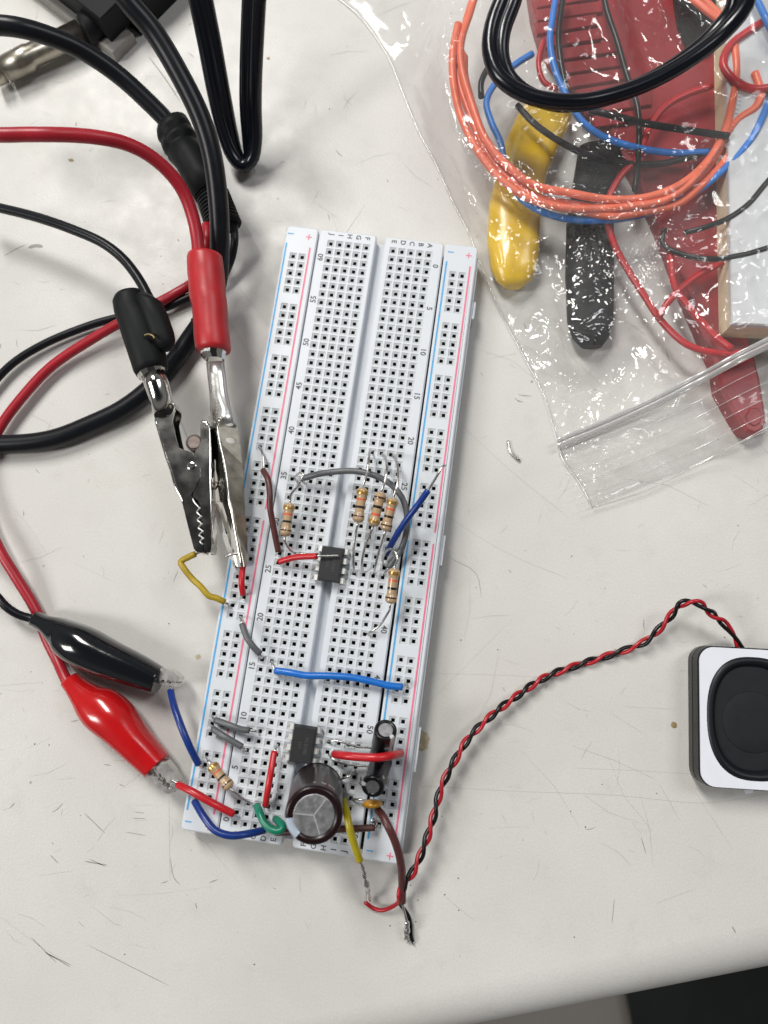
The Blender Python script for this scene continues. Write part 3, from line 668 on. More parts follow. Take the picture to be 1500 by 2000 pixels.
# ------------------------------------------------------------------ capacitors
def electrolytic(name, label, cat, p0, p1, r_, sleeve, stripe_at, group=None, stripe_w=.16, extra_leads=(), rim=.78, yvent=True, rot=0, txt=None):
    p0 = Vector(p0); p1 = Vector(p1); L = (p1-p0).length; T = (p1-p0).normalized()
    t = thing(name, label, cat, p0, group); n = 56
    up = Vector((0, 1, 0)); N = (up-T*up.dot(T)).normalized(); Bv = T.cross(N)
    prof = [(0, r_*.9), (.25, r_), (.9, r_), (1.3, r_*.93), (1.8, r_*.93), (2.3, r_)] + [(2.3+(L-3.2)*k/6, r_) for k in range(1, 7)] + [(L-.35, r_*.985), (L-.08, r_*.94), (L, r_*.88), (L-.05, r_*rim), (L-.35, r_*(rim-.02))]
    mf = lambda k, i: 1 if abs(((i/n - stripe_at + .5) % 1) - .5) < stripe_w/2 else 0
    b = MB(); b.rings([[p0+T*tt+N*(q*math.cos(a))+Bv*(q*math.sin(a)) for a in [2*math.pi*k/n for k in range(n)]] for tt, q in prof], 0, True, True, mf)
    b.build('sleeve', [M[sleeve], M['cap_stripe'] if sleeve == 'cap_sleeve' else M['cap_text']], t)
    b = MB(); rr = r_*(rim-.015); c0 = p1 - T*.2
    def pt(rad, a, h=0): return c0+T*h+N*(rad*math.cos(a))+Bv*(rad*math.sin(a))
    b.rings([[pt(rr, 2*math.pi*k/n, -.6) for k in range(n)], [pt(rr, 2*math.pi*k/n, -.05) for k in range(n)], [pt(rr*.96, 2*math.pi*k/n, .02) for k in range(n)]], 0)
    if yvent:
        for a in (rot, rot+2.1, rot+4.1):
            d = (pt(1, a)-c0).normalized(); s_ = T.cross(d); w0 = .018*r_
            b.add([c0+T*.05+s_*w0, c0+T*.05-s_*w0, c0+T*.05+d*rr*.92-s_*w0, c0+T*.05+d*rr*.92+s_*w0], [(0, 1, 2, 3)], 1)
    b.build('can_top', [M['cap_top'], M['cap_groove']], t)
    for q in extra_leads:
        b = MB(); b.tube(q, .3, 10, step=.5); b.build('lead', M['wire_lead'], t)
    if txt:
        b = MB()
        for (ch, ang, h, sz) in txt:
            cu = bpy.data.curves.new('t', 'FONT'); cu.body = ch; cu.size = sz; cu.align_x = 'CENTER'; cu.align_y = 'CENTER'; cu.offset = .03
            oo = bpy.data.objects.new('t', cu); me_ = bpy.data.meshes.new_from_object(oo)
            vs = []
            for v in me_.vertices:
                a = ang + v.co.x/r_; vs.append(p0+T*(h+v.co.y)+N*((r_+.04)*math.cos(a))+Bv*((r_+.04)*math.sin(a)))
            b.add(vs, [tuple(p_.vertices) for p_ in me_.polygons])
            bpy.data.objects.remove(oo); bpy.data.curves.remove(cu); bpy.data.meshes.remove(me_)
        b.build('printed_marking', M['cap_text'], t)
    return t
q0 = W(619, 1540, 11); q1 = W(613, 1593, 34)
electrolytic('large_capacitor', 'large plum-coloured electrolytic capacitor with grey speckled metal top', 'capacitor', q0, q1, 6.35, 'cap_sleeve', .34,
             stripe_w=.11, rim=.735, rot=-.5,
             extra_leads=[[q0+Vector((3, 2, .2)), *F('2b', [(935, 408, 11), (985, 392, 11.5), (1012, 362, 10), (1022, 350, 6.5)])], [q0+Vector((-2.5, -1, .3)), q0+Vector((-2.5, -1, -1)), q0+Vector((-2.5, -1, -4.5))]],
             txt=[('S', .15, 20.3, 1.3), ('M', -.2, 19.8, 1.3), ('220', -.5, 19.5, 1.3)])
electrolytic('small_capacitor', 'upper of the two small black capacitors, tilted away from the other', 'capacitor', W(743, 1478, 9.5), W(753.5, 1424.5, 21), 2.75, 'cap_black', .62,
             group='small capacitors by the right rail', stripe_w=.07, rim=.66, yvent=False,
             extra_leads=[F('2b', [(1130, 238, 10.5), (1100, 232, 10.8), (1030, 226, 11), (930, 196, 11), (880, 193, 10.5), (862, 193, 6.5)]), F('2b', [(1165, 285, 9.5), (1172, 275, 8), (1174, 272, 6.5)])],
             txt=[('0', 1.2, 10.5, 1.3), ('25V', 3.6, 9.8, 1.2), ('S', -1.2, 10.3, 1.2)])
electrolytic('small_capacitor', 'lower of the two small black capacitors, just above the ochre disc', 'capacitor', W(745, 1487, 9.5), W(727.5, 1537.5, 21), 2.75, 'cap_black', .2,
             group='small capacitors by the right rail', stripe_w=.07, rim=.62, yvent=False,
             extra_leads=[F('2b', [(1120, 338, 10.5), (1090, 336, 10.8), (1010, 330, 11), (930, 315, 11), (885, 285, 10.5), (866, 262, 6.5)]), F('2b', [(1185, 300, 9.5), (1190, 305, 8), (1194, 308, 6.5)])],
             txt=[('0', .9, 10.4, 1.3), ('A', -.9, 10.2, 1.2), ('25V', 3.6, 9.6, 1.2)])
t = thing('ceramic_capacitor', 'ochre ceramic disc capacitor tucked under the lower small capacitor', 'capacitor', W(728, 1564, 10))
b = MB(); a_, b_ = F('2b', [(1062, 528, 12.5), (1178, 528, 12.5)]); cc = (a_+b_)/2; u = (b_-a_)/2
rg = []
for s_ in [math.sin(math.radians(q)) for q in range(-84, 85, 12)]:
    cs = math.sqrt(1-s_*s_)
    rg.append([cc + u*(s_) + Vector((0, 1.1*cs*math.cos(a), 2.5*cs*math.sin(a))) + Vector((0, -.8, .3)) for a in [2*math.pi*k/18 for k in range(18)]])
b.rings(rg, 0); b.build('body', M['ceramic'], t)
for q in ([(1085, 532, 11), (1045, 524, 11), (1010, 520, 10), (998, 519, 6.5)], [(1165, 540, 11), (1172, 545, 9), (1174, 548, 6.5)]):
    b = MB(); b.tube(F('2b', q), .28, 8); b.build('lead', M['wire_lead'], t)

# ------------------------------------------------------------------ speaker
sp0 = W(1365.5, 1400, 8); tl = W(1366, 1262, 8.2); bl = W(1369, 1536, 8.2)
yd = (tl-bl).normalized(); xd = Vector((yd.y, -yd.x, 0)); Ht = (tl-bl).length; Wd = Ht*.79
cen = (tl+bl)/2 + xd*Wd/2
spk = thing('speaker', 'small rectangular speaker with white gasket, black oval cone and twisted leads', 'speaker', (cen.x, cen.y, 0))
def rrect(hw, hh, r_, n=7):
    o = []
    for cx, cy, k in ((hw-r_, hh-r_, 0), (-hw+r_, hh-r_, 1), (-hw+r_, -hh+r_, 2), (hw-r_, -hh+r_, 3)):
        for q in range(n):
            a = math.pi/2*k + math.pi/2*q/(n-1); o.append((cx+r_*math.cos(a), cy+r_*math.sin(a)))
    return o
def SP(x, y, z): v = Vector((cen.x, cen.y, 0)) + xd*x + yd*y; return (v.x, v.y, z)
b = MB()
hw, hh = Wd/2, Ht/2
rg = [[SP(x, y, z) for x, y in rrect(hw+o_, hh+o_, max(2.8, 3.9+o_*.5))] for z, o_ in ((0.1, -.6), (.5, .2), (3.6, .35), (3.7, .05), (4.1, .05), (4.2, .35), (7.3, .25), (7.7, .0), (7.7, -1.2), (5.8, -1.3))]
b.rings(rg, 0, True, False); b.build('housing', M['spk'], spk)
b = MB(); n_ = 56
oc_ = rrect(hw-.05, hh-.05, 3.7, 12); outer = []
for i in range(len(oc_)):
    a, b_ = Vector(oc_[i]), Vector(oc_[(i+1) % len(oc_)]); k_ = max(1, int((b_-a).length/.8))
    outer += [tuple(a.lerp(b_, q/k_)) for q in range(k_)]
ihw, ihh, ioff = hw-1.7, hh-2.0, 0
inner = [(math.copysign(abs(math.cos(a))**.78, math.cos(a))*ihw*1.0, math.copysign(abs(math.sin(a))**.84, math.sin(a))*ihh) for a in [math.atan2(y/hh, x/hw) for x, y in outer]]
b.rings([[SP(x, y, 7.7) for x, y in outer], [SP(x, y, 8.05) for x, y in outer], [SP(x, y, 8.05) for x, y in inner], [SP(x, y, 7.6) for x, y in inner]], 0, False, False)
b.build('gasket', M['spk_paper'], spk)
b = MB()
def oval(s, z, dx=0): return [SP(math.copysign(abs(math.cos(a))**.8, math.cos(a))*(ihw-(1-s)*10), math.copysign(abs(math.sin(a))**.86, math.sin(a))*(ihh-(1-s)*10), z) for a in [2*math.pi*k/64 for k in range(64)]]
b.rings([oval(1.02, 7.75), oval(.97, 8.25), oval(.90, 8.5), oval(.83, 8.0), oval(.78, 7.2), oval(.76, 6.9)], 0, False); b.build('surround', M['spk_rub'], spk)
b = MB(); b.rings([oval(.77, 6.85), oval(.72, 6.9)], 0, False)
vs = [SP(math.cos(a)*7.6, math.sin(a)*7.6 - 1, 6.95) for a in [2*math.pi*k/64 for k in range(64)]]
b.rings([oval(.72, 6.9), [Vector(v) for v in vs]], 0, False)
b.rings([[SP(math.cos(a)*q*7.6, math.sin(a)*q*7.6-1, 6.95+h_) for a in [2*math.pi*k/64 for k in range(64)]] for q, h_ in ((1, 0), (.98, .06), (.6, .16), (.25, .2))], 0, True)
b.build('cone', M['spk_cone'], spk)
b = MB(); pv = F('s', [(800, 1882, 7.6), (910, 1885, 7.6), (890, 1935, 5), (820, 1945, 5)])
b.add(pv, [(0, 1, 2, 3)]); b.build('gasket_tab', M['spk_paper'], spk, solid=.2)
# twisted leads
cl = F('4b', [(1409, 210, 4.8), (1385, 160, 6.2), (1340, 108, 8), (1300, 78, 10), (1270, 52, 11), (1238, 44, 11), (1205, 52, 10), (1180, 78, 8), (1150, 115, 6), (1080, 180, 3.5), (960, 226, 1.6), (850, 260, 1.5), (740, 302, 2.5),
              (640, 368, 4), (560, 430, 5), (480, 510, 5.5), (430, 590, 6), (390, 670, 6), (362, 770, 6.5), (335, 860, 7), (290, 965, 7.5), (262, 1005, 7.5), (245, 1043, 7)])
cp = spline(cl, .5); dist = 0
rp, kp = [], []
tot = sum((cp[i+1]-cp[i]).length for i in range(len(cp)-1))
for i, p_ in enumerate(cp):
    if i: dist += (cp[i]-cp[i-1]).length
    T = (cp[min(i+1, len(cp)-1)]-cp[max(i-1, 0)]).normalized(); sd = T.cross(Vector((0, 0, 1))).normalized(); up = sd.cross(T)
    ph = 2*math.pi*max(0, dist-9)/9.3 + .6*math.sin(dist*.09) - .4; ra = .55 if dist > 7 else .55+.25*(7-dist)/7
    o_ = sd*math.cos(ph)*ra*1.1 + up*math.sin(ph)*ra
    if dist < 8: o_ = o_*(dist/8) + Vector((-.95, .1, 0))*(1-dist/8)
    rp.append(p_+o_); kp.append(p_-o_)
rp2 = rp + F('j', [(735, 1262, 5.5), (640, 1330, 3.5), (530, 1362, 2.2), (430, 1335, 1.6), (330, 1262, 2.5)])
kp2 = kp + F('j', [(755, 1280, 3), (800, 1340, 2), (860, 1430, 1.5), (885, 1530, 1.2), (888, 1640, 1.1), (900, 1710, 1.1), (912, 1745, 1.1)])
b = MB(); b.tube(rp2, .52, 10, step=.5); b.build('red_lead', M['w_dred'], spk)
b = MB(); b.tube(kp2, .52, 10, step=.5); b.build('black_lead', M['w_black'], spk)
b = MB(); b.tube(F('j', [(340, 1260, 2.5), (338, 1220, 4), (345, 1150, 6), (360, 1090, 7.5)]), .28, 8); b.tube(F('j', [(395, 1245, 3), (392, 1190, 4.5), (365, 1120, 7)]), .26, 8)
b.tube(F('j', [(395, 1245, 3), (385, 1240, 3), (372, 1160, 5), (352, 1110, 7)]), .22, 8)
P_ = F('j', [(312, 900, 10), (325, 950, 9.5), (335, 1000, 9), (355, 1060, 8), (365, 1120, 6.5)])
b.tube(P_, lambda t_: .38+.28*math.sin(t_*7)**2*(t_ > .2)+.2*(t_ > .5), 10)
b.build('solder_joint', M['solder'], spk)
b = MB(); b.tube(F('j', [(912, 1742, 1.1), (870, 1745, 1.3), (838, 1725, 1.6)]), .22, 8)
b.tube(F('j', [(840, 1490, 4), (845, 1560, 3.2), (835, 1640, 2.4), (828, 1715, 1.8)]), lambda t_: .35+.45*math.sin(min(1, t_)*math.pi)+.15*math.sin(t_*14), 10)
b.tube(F('j', [(900, 1740, 1.1), (915, 1762, 1), (920, 1782, .9)]), .25, 8)
b.build('solder_joint', M['solder'], spk)

# ------------------------------------------------------------------ lower crocodile clips and the splitter cable
def croc_sleeve(prs, mt, t, zc, hs):
    sec = []
    for (a, b_), h_, z in zip(prs, hs, zc):
        p, q = F('4', [(a[0], a[1], z), (b_[0], b_[1], z)]); sec.append((p, q, h_, h_*.95))
    # densify
    s2 = []
    n = len(sec); A_ = spline([s[0] for s in sec], 1.0); ks = None
    A_, B_ = [], []
    for i in range(n-1):
        for k in range(6):
            u = k/6
            def cr(f):
                p0, p1, p2, p3 = f(max(i-1, 0)), f(i), f(i+1), f(min(i+2, n-1))
                return (p1*2 + (p2-p0)*u + (p0*2-p1*5+p2*4-p3)*u*u + (p1*3-p0-p2*3+p3)*u**3)*.5
            s2.append((cr(lambda j: sec[j][0]), cr(lambda j: sec[j][1]), cr(lambda j: sec[j][2]), cr(lambda j: sec[j][3])))
    s2.append(sec[-1]); m_ = MB(); m_.loft(s2, n=28, pw=2.4); m_.build('rubber_boot', mt, t)
spl = thing('test_lead_splitter', 'black moulded cable splitter with red and black leads to two booted clips', 'test lead', W(130, 1300, 0))
croc_sleeve([((232, 232), (186, 318)), ((300, 258), (258, 362)), ((370, 268), (318, 440)), ((430, 285), (352, 492)), ((560, 330), (430, 552)), ((720, 418), (570, 614)), ((880, 502), (765, 680)), ((1003, 577), (942, 733))],
            M['gloss_black'], spl, [5, 5.5, 6, 6.5, 7, 7, 7, 7], [2.2, 3.4, 4.2, 5, 5.6, 5.4, 4.8, 4.2])
croc_sleeve([((468, 606), (378, 684)), ((520, 648), (412, 728)), ((600, 690), (452, 800)), ((690, 712), (492, 880)), ((800, 800), (545, 945)), ((890, 935), (660, 1035)), ((970, 1035), (775, 1138)), ((1028, 1108), (893, 1243))],
            M['gloss_red'], spl, [4.5, 5, 5.5, 6, 6.5, 6.5, 6.5, 6.5], [2.5, 3.4, 4.2, 5, 5.4, 5.2, 4.6, 4.2])
def jaw(outl, teeth, zt_, zb_, fr, t, name='jaw', mt='nickel'):
    """half of a clip: a folded channel - top plate with a toothed edge, bottom plate and outer wall"""
    P = F(fr, [(x, y, zt_) for x, y in outl + teeth]); Q = F(fr, [(x, y, zb_) for x, y in outl + teeth])
    Q = [Vector((P[i].x, P[i].y, zb_)) for i in range(len(P))]
    b = MB(); n = len(P)
    b.add(P, [tuple(range(n))]); b.add(Q, [tuple(range(n))[::-1]])
    for i in range(len(outl)-1): b.add([P[i], P[i+1], Q[i+1], Q[i]], [(0, 1, 2, 3)])
    return b.build(name, M[mt], t, solid=.35)
jaw([(960, 628), (985, 576), (1050, 592), (1100, 634), (1092, 662)], [(1060, 655), (1046, 664), (1030, 650), (1012, 664), (998, 646), (980, 658), (968, 640)], 9.3, 5.5, '4', spl)
jaw([(1098, 668), (1084, 694), (1000, 680), (945, 664)], [(958, 640), (975, 662), (990, 652), (1004, 670), (1022, 656), (1038, 672), (1058, 660)], 8.6, 4.6, '4', spl)
jaw([(975, 1148), (1012, 1146), (1052, 1195), (1100, 1284), (1080, 1322), (1050, 1335)], [(1062, 1296), (1040, 1300), (1038, 1272), (1016, 1272), (1012, 1242), (990, 1242), (985, 1210), (965, 1206), (950, 1170)], 9.3, 6.0, '4', spl)
jaw([(1072, 1330), (1035, 1344), (1000, 1334), (955, 1288), (903, 1218)], [(925, 1212), (945, 1236), (965, 1240), (968, 1262), (992, 1270), (994, 1292), (1018, 1296), (1026, 1316), (1050, 1312)], 7.6, 4.4, '4', spl)
b = MB(); b.tube(F('p', [(404, 440, 12), (405, 470, 13), (404, 500, 10), (395, 535, 6), (370, 557, 4), (338, 576, 4), (312, 590, 5), (270, 612, 5.5), (228, 634, 5), (180, 662, 4), (100, 716, 3), (40, 780, 3), (0, 835, 3), (-35, 910, 3), (-30, 1000, 4), (0, 1075, 5), (30, 1125, 4.5), (70, 1192, 2.6), (90, 1245, 1.8), (112, 1290, 2.2), (128, 1325, 4), (140, 1345, 4.5)]), 1.45, 14)
b.build('red_lead', M['red_cable'], spl)
b = MB(); b.tube(F('p', [(456, 430, 8), (458, 470, 8), (450, 510, 5), (425, 555, 3), (370, 580, 2.6), (322, 601, 2.6), (270, 612, 2.4), (228, 621, 2.4), (180, 634, 2.4), (90, 670, 2.6), (30, 706, 2.6), (-10, 745, 2.6), (-120, 900, 4), (-80, 1090, 6), (-10, 1160, 7), (12, 1185, 7), (35, 1200, 6), (60, 1208, 5.2), (75, 1214, 5.2)]), 1.15, 14)
b.build('black_lead', M['cable'], spl)
b = MB(); b.tube(F('1', [(-120, 150, 34), (0, 143, 34), (120, 158, 33), (260, 198, 30), (420, 262, 26), (560, 345, 22), (700, 450, 18), (820, 560, 15), (920, 660, 12.5), (975, 730, 11)]), 2.55, 18)
b.build('input_cable', M['cable'], spl)
def cyl_loft(prs, fr, mt, t, name, hs=None, n=28, pw=2.0, sharp=False, label=None):
    sec = []
    for (a, b_, z) in prs:
        p, q = F(fr, [(a[0], a[1], z), (b_[0], b_[1], z)]); h_ = (q-p).length/2; sec.append((p, q, h_, h_))
    m_ = MB(); m_.loft(sec, n=n, pw=pw); o = m_.build(name, mt, t, label=label)
    if sharp:
        for p_ in o.data.polygons: p_.use_smooth = False
    return o
cyl_loft([((900, 745), (1040, 660), 11), ((888, 760), (1056, 662), 11), ((892, 790), (1072, 690), 11), ((902, 800), (1078, 702), 11), ((925, 812), (1062, 730), 11), ((930, 826), (1068, 744), 11),
          ((912, 830), (1092, 728), 11), ((926, 862), (1108, 760), 11), ((948, 866), (1092, 782), 11), ((956, 880), (1100, 796), 11), ((948, 895), (1125, 800), 11), ((990, 940), (1160, 850), 11), ((1045, 1040), (1220, 960), 10.5), ((1100, 1130), (1285, 1070), 10)], '1', M['rubber'], spl, 'splitter_body')
for k in range(9):
    u = k/9; v = (k+.62)/9
    def ed_(w_): return ((1108+50*w_, 1130+165*w_), (1290+72*w_, 1072+178*w_), 9.5)
    a_, b_, z = ed_(u); c_, d_, _ = ed_(v)
    cyl_loft([(a_, b_, z), (c_, d_, z)], '1', M['rubber'], spl, 'strain_relief_rib')
cyl_loft([((1125, 1125), (1275, 1070), 9.5), ((1168, 1290), (1345, 1245), 9.5)], '1', M['rubber'], spl, 'strain_relief')

# ------------------------------------------------------------------ thick coaxial cable
t = thing('thick_cable', 'thick matt black cable sweeping down behind the plugs and off to the left', 'cable', W(180, 825, 3))
b = MB(); b.tube(F('p', [(225, -35, 46), (248, 0, 44), (298, 59, 40), (345, 135, 36), (392, 230, 31), (415, 308, 27), (428, 416, 21), (429, 490, 16), (426, 545, 10.5), (408, 605, 6), (372, 660, 3.6), (341, 704, 3.2), (300, 752, 3.2), (243, 797, 3.2), (180, 828, 3.2), (100, 858, 3.2), (0, 868, 3.2), (-120, 860, 3.2)]), 2.65, 20)
b.build('jacket', M['cable'], t)

# ------------------------------------------------------------------ banana leads with alligator clips
rl = thing('red_banana_lead', 'red stackable banana plug with a nickel alligator clip and red cable', 'test lead', W(410, 700, 0), 'banana plug test leads')
b = MB(); b.tube(F('1', [(-150, 745, 48), (0, 760, 48), (140, 758, 47), (280, 758, 46), (420, 762, 44), (560, 776, 42), (690, 803, 39), (800, 850, 36), (890, 912, 33), (970, 990, 30), (1035, 1085, 27), (1080, 1200, 24.5), (1108, 1320, 22.5), (1120, 1450, 21)]), 1.72, 18); b.build('cable', M['red_cable'], rl)
cyl_loft([((765, 150), (975, 148), 19), ((738, 165), (1002, 160), 19), ((733, 190), (1005, 182), 19), ((738, 300), (1018, 290), 18.5), ((748, 385), (1024, 370), 18), ((752, 480), (1030, 450), 18), ((775, 560), (1040, 520), 18), ((782, 700), (1048, 690), 17), ((788, 790), (1060, 780), 17), ((798, 870), (1068, 862), 16.5), ((806, 895), (1064, 885), 16.5), ((830, 905), (1035, 897), 16.5)], '2', M['red_plug'], rl, 'plug_body')
cyl_loft([((825, 640), (762, 650), 17), ((835, 700), (770, 712), 17)], '2', M['rubber'], rl, 'side_socket')
cyl_loft([((835, 898), (1038, 888), 16.5), ((838, 925), (1026, 918), 16.5), ((868, 962), (1018, 958), 16.5)], '2', M['chrome'], rl, 'collar', n=12, sharp=True)
# tail and jaw seen from its folded back
ST = [  # left edge, ridge left, ridge right, right edge (frame 2), base z
    ((878, 975), (912, 968), (985, 965), (1018, 968), 17), ((888, 1080), (915, 1070), (1000, 1062), (1030, 1072), 16.5), ((905, 1240), (935, 1225), (1015, 1205), (1045, 1215), 16),
    ((908, 1350), (990, 1330), (1045, 1300), (1068, 1320), 16), ((915, 1410), (985, 1395), (1070, 1370), (1092, 1390), 16), ((925, 1480), (972, 1470), (1085, 1440), (1110, 1470), 15.8),
    ((935, 1580), (985, 1560), (1095, 1540), (1118, 1570), 15.5), ((930, 1700), (1005, 1690), (1100, 1660), (1128, 1700), 15.2)]
def ridge(stations, fr, hl, name, t, mt='chrome', solid=.4):
    b = MB(); rg = []
    for (a, b1, b2, c_, z) in stations:
        rg.append(F(fr, [(a[0], a[1], z-hl), (a[0]*.75+b1[0]*.25, a[1]*.75+b1[1]*.25, z+.5), (b1[0], b1[1], z+1.6), (b2[0], b2[1], z+1.6), (c_[0]*.75+b2[0]*.25, c_[1]*.75+b2[1]*.25, z+.6), (c_[0], c_[1], z-hl)]))
    m_ = len(rg[0])
    for k in range(len(rg)-1):
        for i in range(m_-1): b.add([], [])
    m2 = [p_ for r_ in rg for p_ in r_]
    b.add(m2, [(k*m_+i, (k+1)*m_+i, (k+1)*m_+i+1, k*m_+i+1) for k in range(len(rg)-1) for i in range(m_-1)], 0, True)
    return b.build(name, M[mt], t, solid=solid)
ridge(ST[:6], '2', 2.0, 'clip_tail', rl, 'nickel')
def px3(x, y): return (x, y)
SJ = [((500, 150), (592, 170), (690, 172), (700, 172), 15.6), ((510, 240), (568, 245), (725, 255), (738, 262), 15.6), ((525, 400), (590, 395), (748, 390), (760, 400), 15.3),
      ((535, 560), (625, 545), (765, 560), (780, 575), 15.0), ((530, 700), (650, 690), (780, 690), (792, 705), 14.6), ((535, 920), (672, 890), (792, 900), (800, 910), 14.2),
      ((600, 1080), (705, 1030), (800, 1040), (808, 1050), 13.8), ((655, 1260), (735, 1200), (806, 1210), (816, 1215), 13.3), ((700, 1400), (765, 1360), (812, 1370), (822, 1372), 12.8), ((722, 1490), (790, 1485), (805, 1482), (812, 1470), 12.4)]
# back plate: ridge line to right edge, with real holes ; side plate: left
b = MB(); rr_ = []
for (a, b1, b2, c_, z) in SJ: rr_.append((F('3', [(b1[0], b1[1], z+2.2)])[0], F('3', [(c_[0], c_[1], z-.6)])[0]))
top_ = [p for p, q in rr_] + [q for p, q in rr_][::-1]
# fan strips with a round hole between station 1 and 3
def holed(b, quad, cx, cy, rad, n=20):
    # quad corners ccw, uv param hole
    def bil(u, v): return quad[0]*(1-u)*(1-v)+quad[1]*u*(1-v)+quad[2]*u*v+quad[3]*(1-u)*v
    ins = [bil(cx+rad[0]*math.cos(2*math.pi*k/n), cy+rad[1]*math.sin(2*math.pi*k/n)) for k in range(n)]
    outp = []
    for k in range(n):
        a = 2*math.pi*k/n; dx, dy = math.cos(a), math.sin(a); m_ = max(abs(dx), abs(dy)); outp.append(bil(.5+.5*dx/m_, .5+.5*dy/m_))
    b.add(ins+outp, [(k, n+k, n+(k+1) % n, (k+1) % n) for k in range(n)])
for k in range(len(rr_)-1):
    q = [rr_[k][0], rr_[k][1], rr_[k+1][1], rr_[k+1][0]]
    if k == 0: holed(b, q, .62, .55, (.30, .28))
    elif k == 1: holed(b, q, .56, .78, (.26, .2))
    else: b.add(q, [(0, 1, 2, 3)])
b.build('upper_jaw', M['chrome_dull'], rl, solid=.5)
b = MB(); b.tube([p+Vector((-.1, 0, -.1)) for p, q in rr_], .42, 10); b.build('jaw_ridge', M['chrome'], rl)
lo = []
for (a, b1, b2, c_, z) in SJ: lo.append(F('3', [(a[0], a[1], z-4.6)])[0])
b = MB()
for k in range(len(SJ)-1):
    p0_, p1_ = rr_[k][0], rr_[k+1][0]; m0 = p0_.lerp(lo[k], .35)+Vector((0, 0, .5)); m1 = p1_.lerp(lo[k+1], .35)+Vector((0, 0, .5))
    b.add([p0_, p1_, m1, m0, lo[k], lo[k+1]], [(0, 1, 2, 3), (3, 2, 5, 4)])
for k in range(5):                                # teeth along the lower-left edge
    u = k/5; p_ = lo[6].lerp(lo[9], u); q_ = lo[6].lerp(lo[9], u+.2); mm = (p_+q_)/2 + Vector((.2, 0, 0)) + (rr_[7][0]-lo[7]).normalized()*-.9
    b.add([p_, q_, mm], [(0, 1, 2)])
b.build('side_cheek', M['chrome'], rl, solid=.4)
jaw([(560, 960), (520, 940), (590, 1130), (690, 1400), (722, 1492)], [(740, 1440), (725, 1400), (712, 1380), (716, 1330), (690, 1325), (694, 1270), (668, 1262), (668, 1205), (640, 1195), (630, 1140), (600, 1050)], 11.0, 8.0, '3', rl, 'lower_jaw')
b = MB(); c = F('3', [(540, 768, 13.2)])[0]; b.lathe(c, c+Vector((-.3, 0, .8)), [(0, 1.2), (.7, 1.2), (.75, .9), (.6, .6), (.2, .55)], 24); b.build('rivet', M['chrome_dull'], rl)

bl_ = thing('black_banana_lead', 'black stackable banana plug with a nickel alligator clip lying on its side', 'test lead', W(290, 700, 0), 'banana plug test leads')
b = MB(); b.tube(F('1', [(-150, 1140, 12), (0, 1172, 13), (200, 1222, 15), (400, 1290, 17), (580, 1370, 18), (690, 1455, 18), (780, 1570, 18), (840, 1680, 18), (870, 1740, 18)]), 1.35, 16); b.build('cable', M['cable'], bl_)
cyl_loft([((215, 462), (345, 420), 24), ((178, 492), (392, 428), 24), ((164, 530), (405, 450), 24), ((175, 600), (420, 540), 23.5), ((205, 690), (480, 600), 23), ((260, 860), (525, 770), 22), ((300, 980), (565, 900), 21.5), ((325, 1060), (580, 970), 21), ((345, 1090), (580, 1005), 21), ((375, 1095), (565, 1015), 21)], '2', M['rubber'], bl_, 'plug_body')
cyl_loft([((330, 470), (430, 445), 25), ((330, 500), (500, 490), 25), ((350, 540), (545, 520), 25), ((400, 680), (590, 630), 24), ((450, 800), (628, 740), 23.5), ((480, 850), (638, 800), 23.5), ((510, 885), (630, 850), 23.5), ((545, 895), (600, 880), 23.5)], '2', M['rubber'], bl_, 'stacking_socket')
b = MB(); c = F('2', [(440, 800, 27)])[0]; b.tube([c+Vector((1.35*math.cos(a), .95*math.sin(a)+.2, .25)) for a in [math.pi*.05*k for k in range(0, 18)]], .38, 8); b.build('set_screw', M['brass'], bl_)
cyl_loft([((355, 1075), (555, 985), 21), ((352, 1100), (560, 1010), 21), ((375, 1118), (560, 1045), 21)], '2', M['chrome'], bl_, 'collar', n=12, sharp=True)
cyl_loft([((385, 1100), (560, 1040), 21), ((410, 1180), (590, 1130), 20.5), ((448, 1290), (615, 1240), 20), ((480, 1390), (622, 1340), 19)], '2', M['chrome'], bl_, 'clip_tail')
def z3(x, y): return ((180+x/3.9474-300)*4.547, (460+y/3.9474-780)*4.547)
A1 = [z3(636, 1325), z3(600, 1270), z3(470, 1300), z3(490, 1400), z3(530, 1550), z3(570, 1700), (160, 640), (200, 780), (262, 900), (320, 1130), (372, 1330), (400, 1352), (432, 1350)]
T1 = [(448, 1290), (418, 1262), (446, 1232), (412, 1205), (440, 1170), (404, 1140), (432, 1105), (396, 1070), (424, 1040), (392, 1000), (412, 965), (375, 920), (352, 880), (332, 850), (372, 790), (412, 690), (412, 600), (382, 520), (332, 470), (280, 452), (222, 425), (200, 350), (180, 250), (168, 190), z3(640, 1350)]
b = MB(); b.tube(F('3', [(x-6, y, 18.9) for x, y in T1[:13]]), .24, 8, step=5); b.build('teeth', M['nickel'], bl_)
o = jaw(A1, T1, 19.0, 13.0, '3', bl_, 'lower_jaw', 'chrome')
B1 = [(352, 500), (420, 400), (418, 190), (462, 192), (487, 225), (496, 400), (500, 700), (508, 1000), (520, 1290), (508, 1362)]
T2 = [(470, 1362), (452, 1330), (456, 1280), (430, 1252), (456, 1218), (424, 1190), (450, 1158), (416, 1128), (442, 1092), (408, 1058), (434, 1022), (402, 985), (420, 950), (398, 905), (350, 860), (360, 810), (405, 740), (410, 640), (395, 560)]
jaw(B1, T2, 18.4, 13.4, '3', bl_, 'upper_jaw', 'chrome')
b = MB(); b.tube(F('3', [(432, 195, 18.3), (470, 205, 18.5), (488, 240, 18.4), (497, 400, 18.3), (500, 700, 18.2), (508, 1000, 18), (520, 1290, 17.5)]), .45, 8); b.build('jaw_ridge', M['chrome'], bl_)
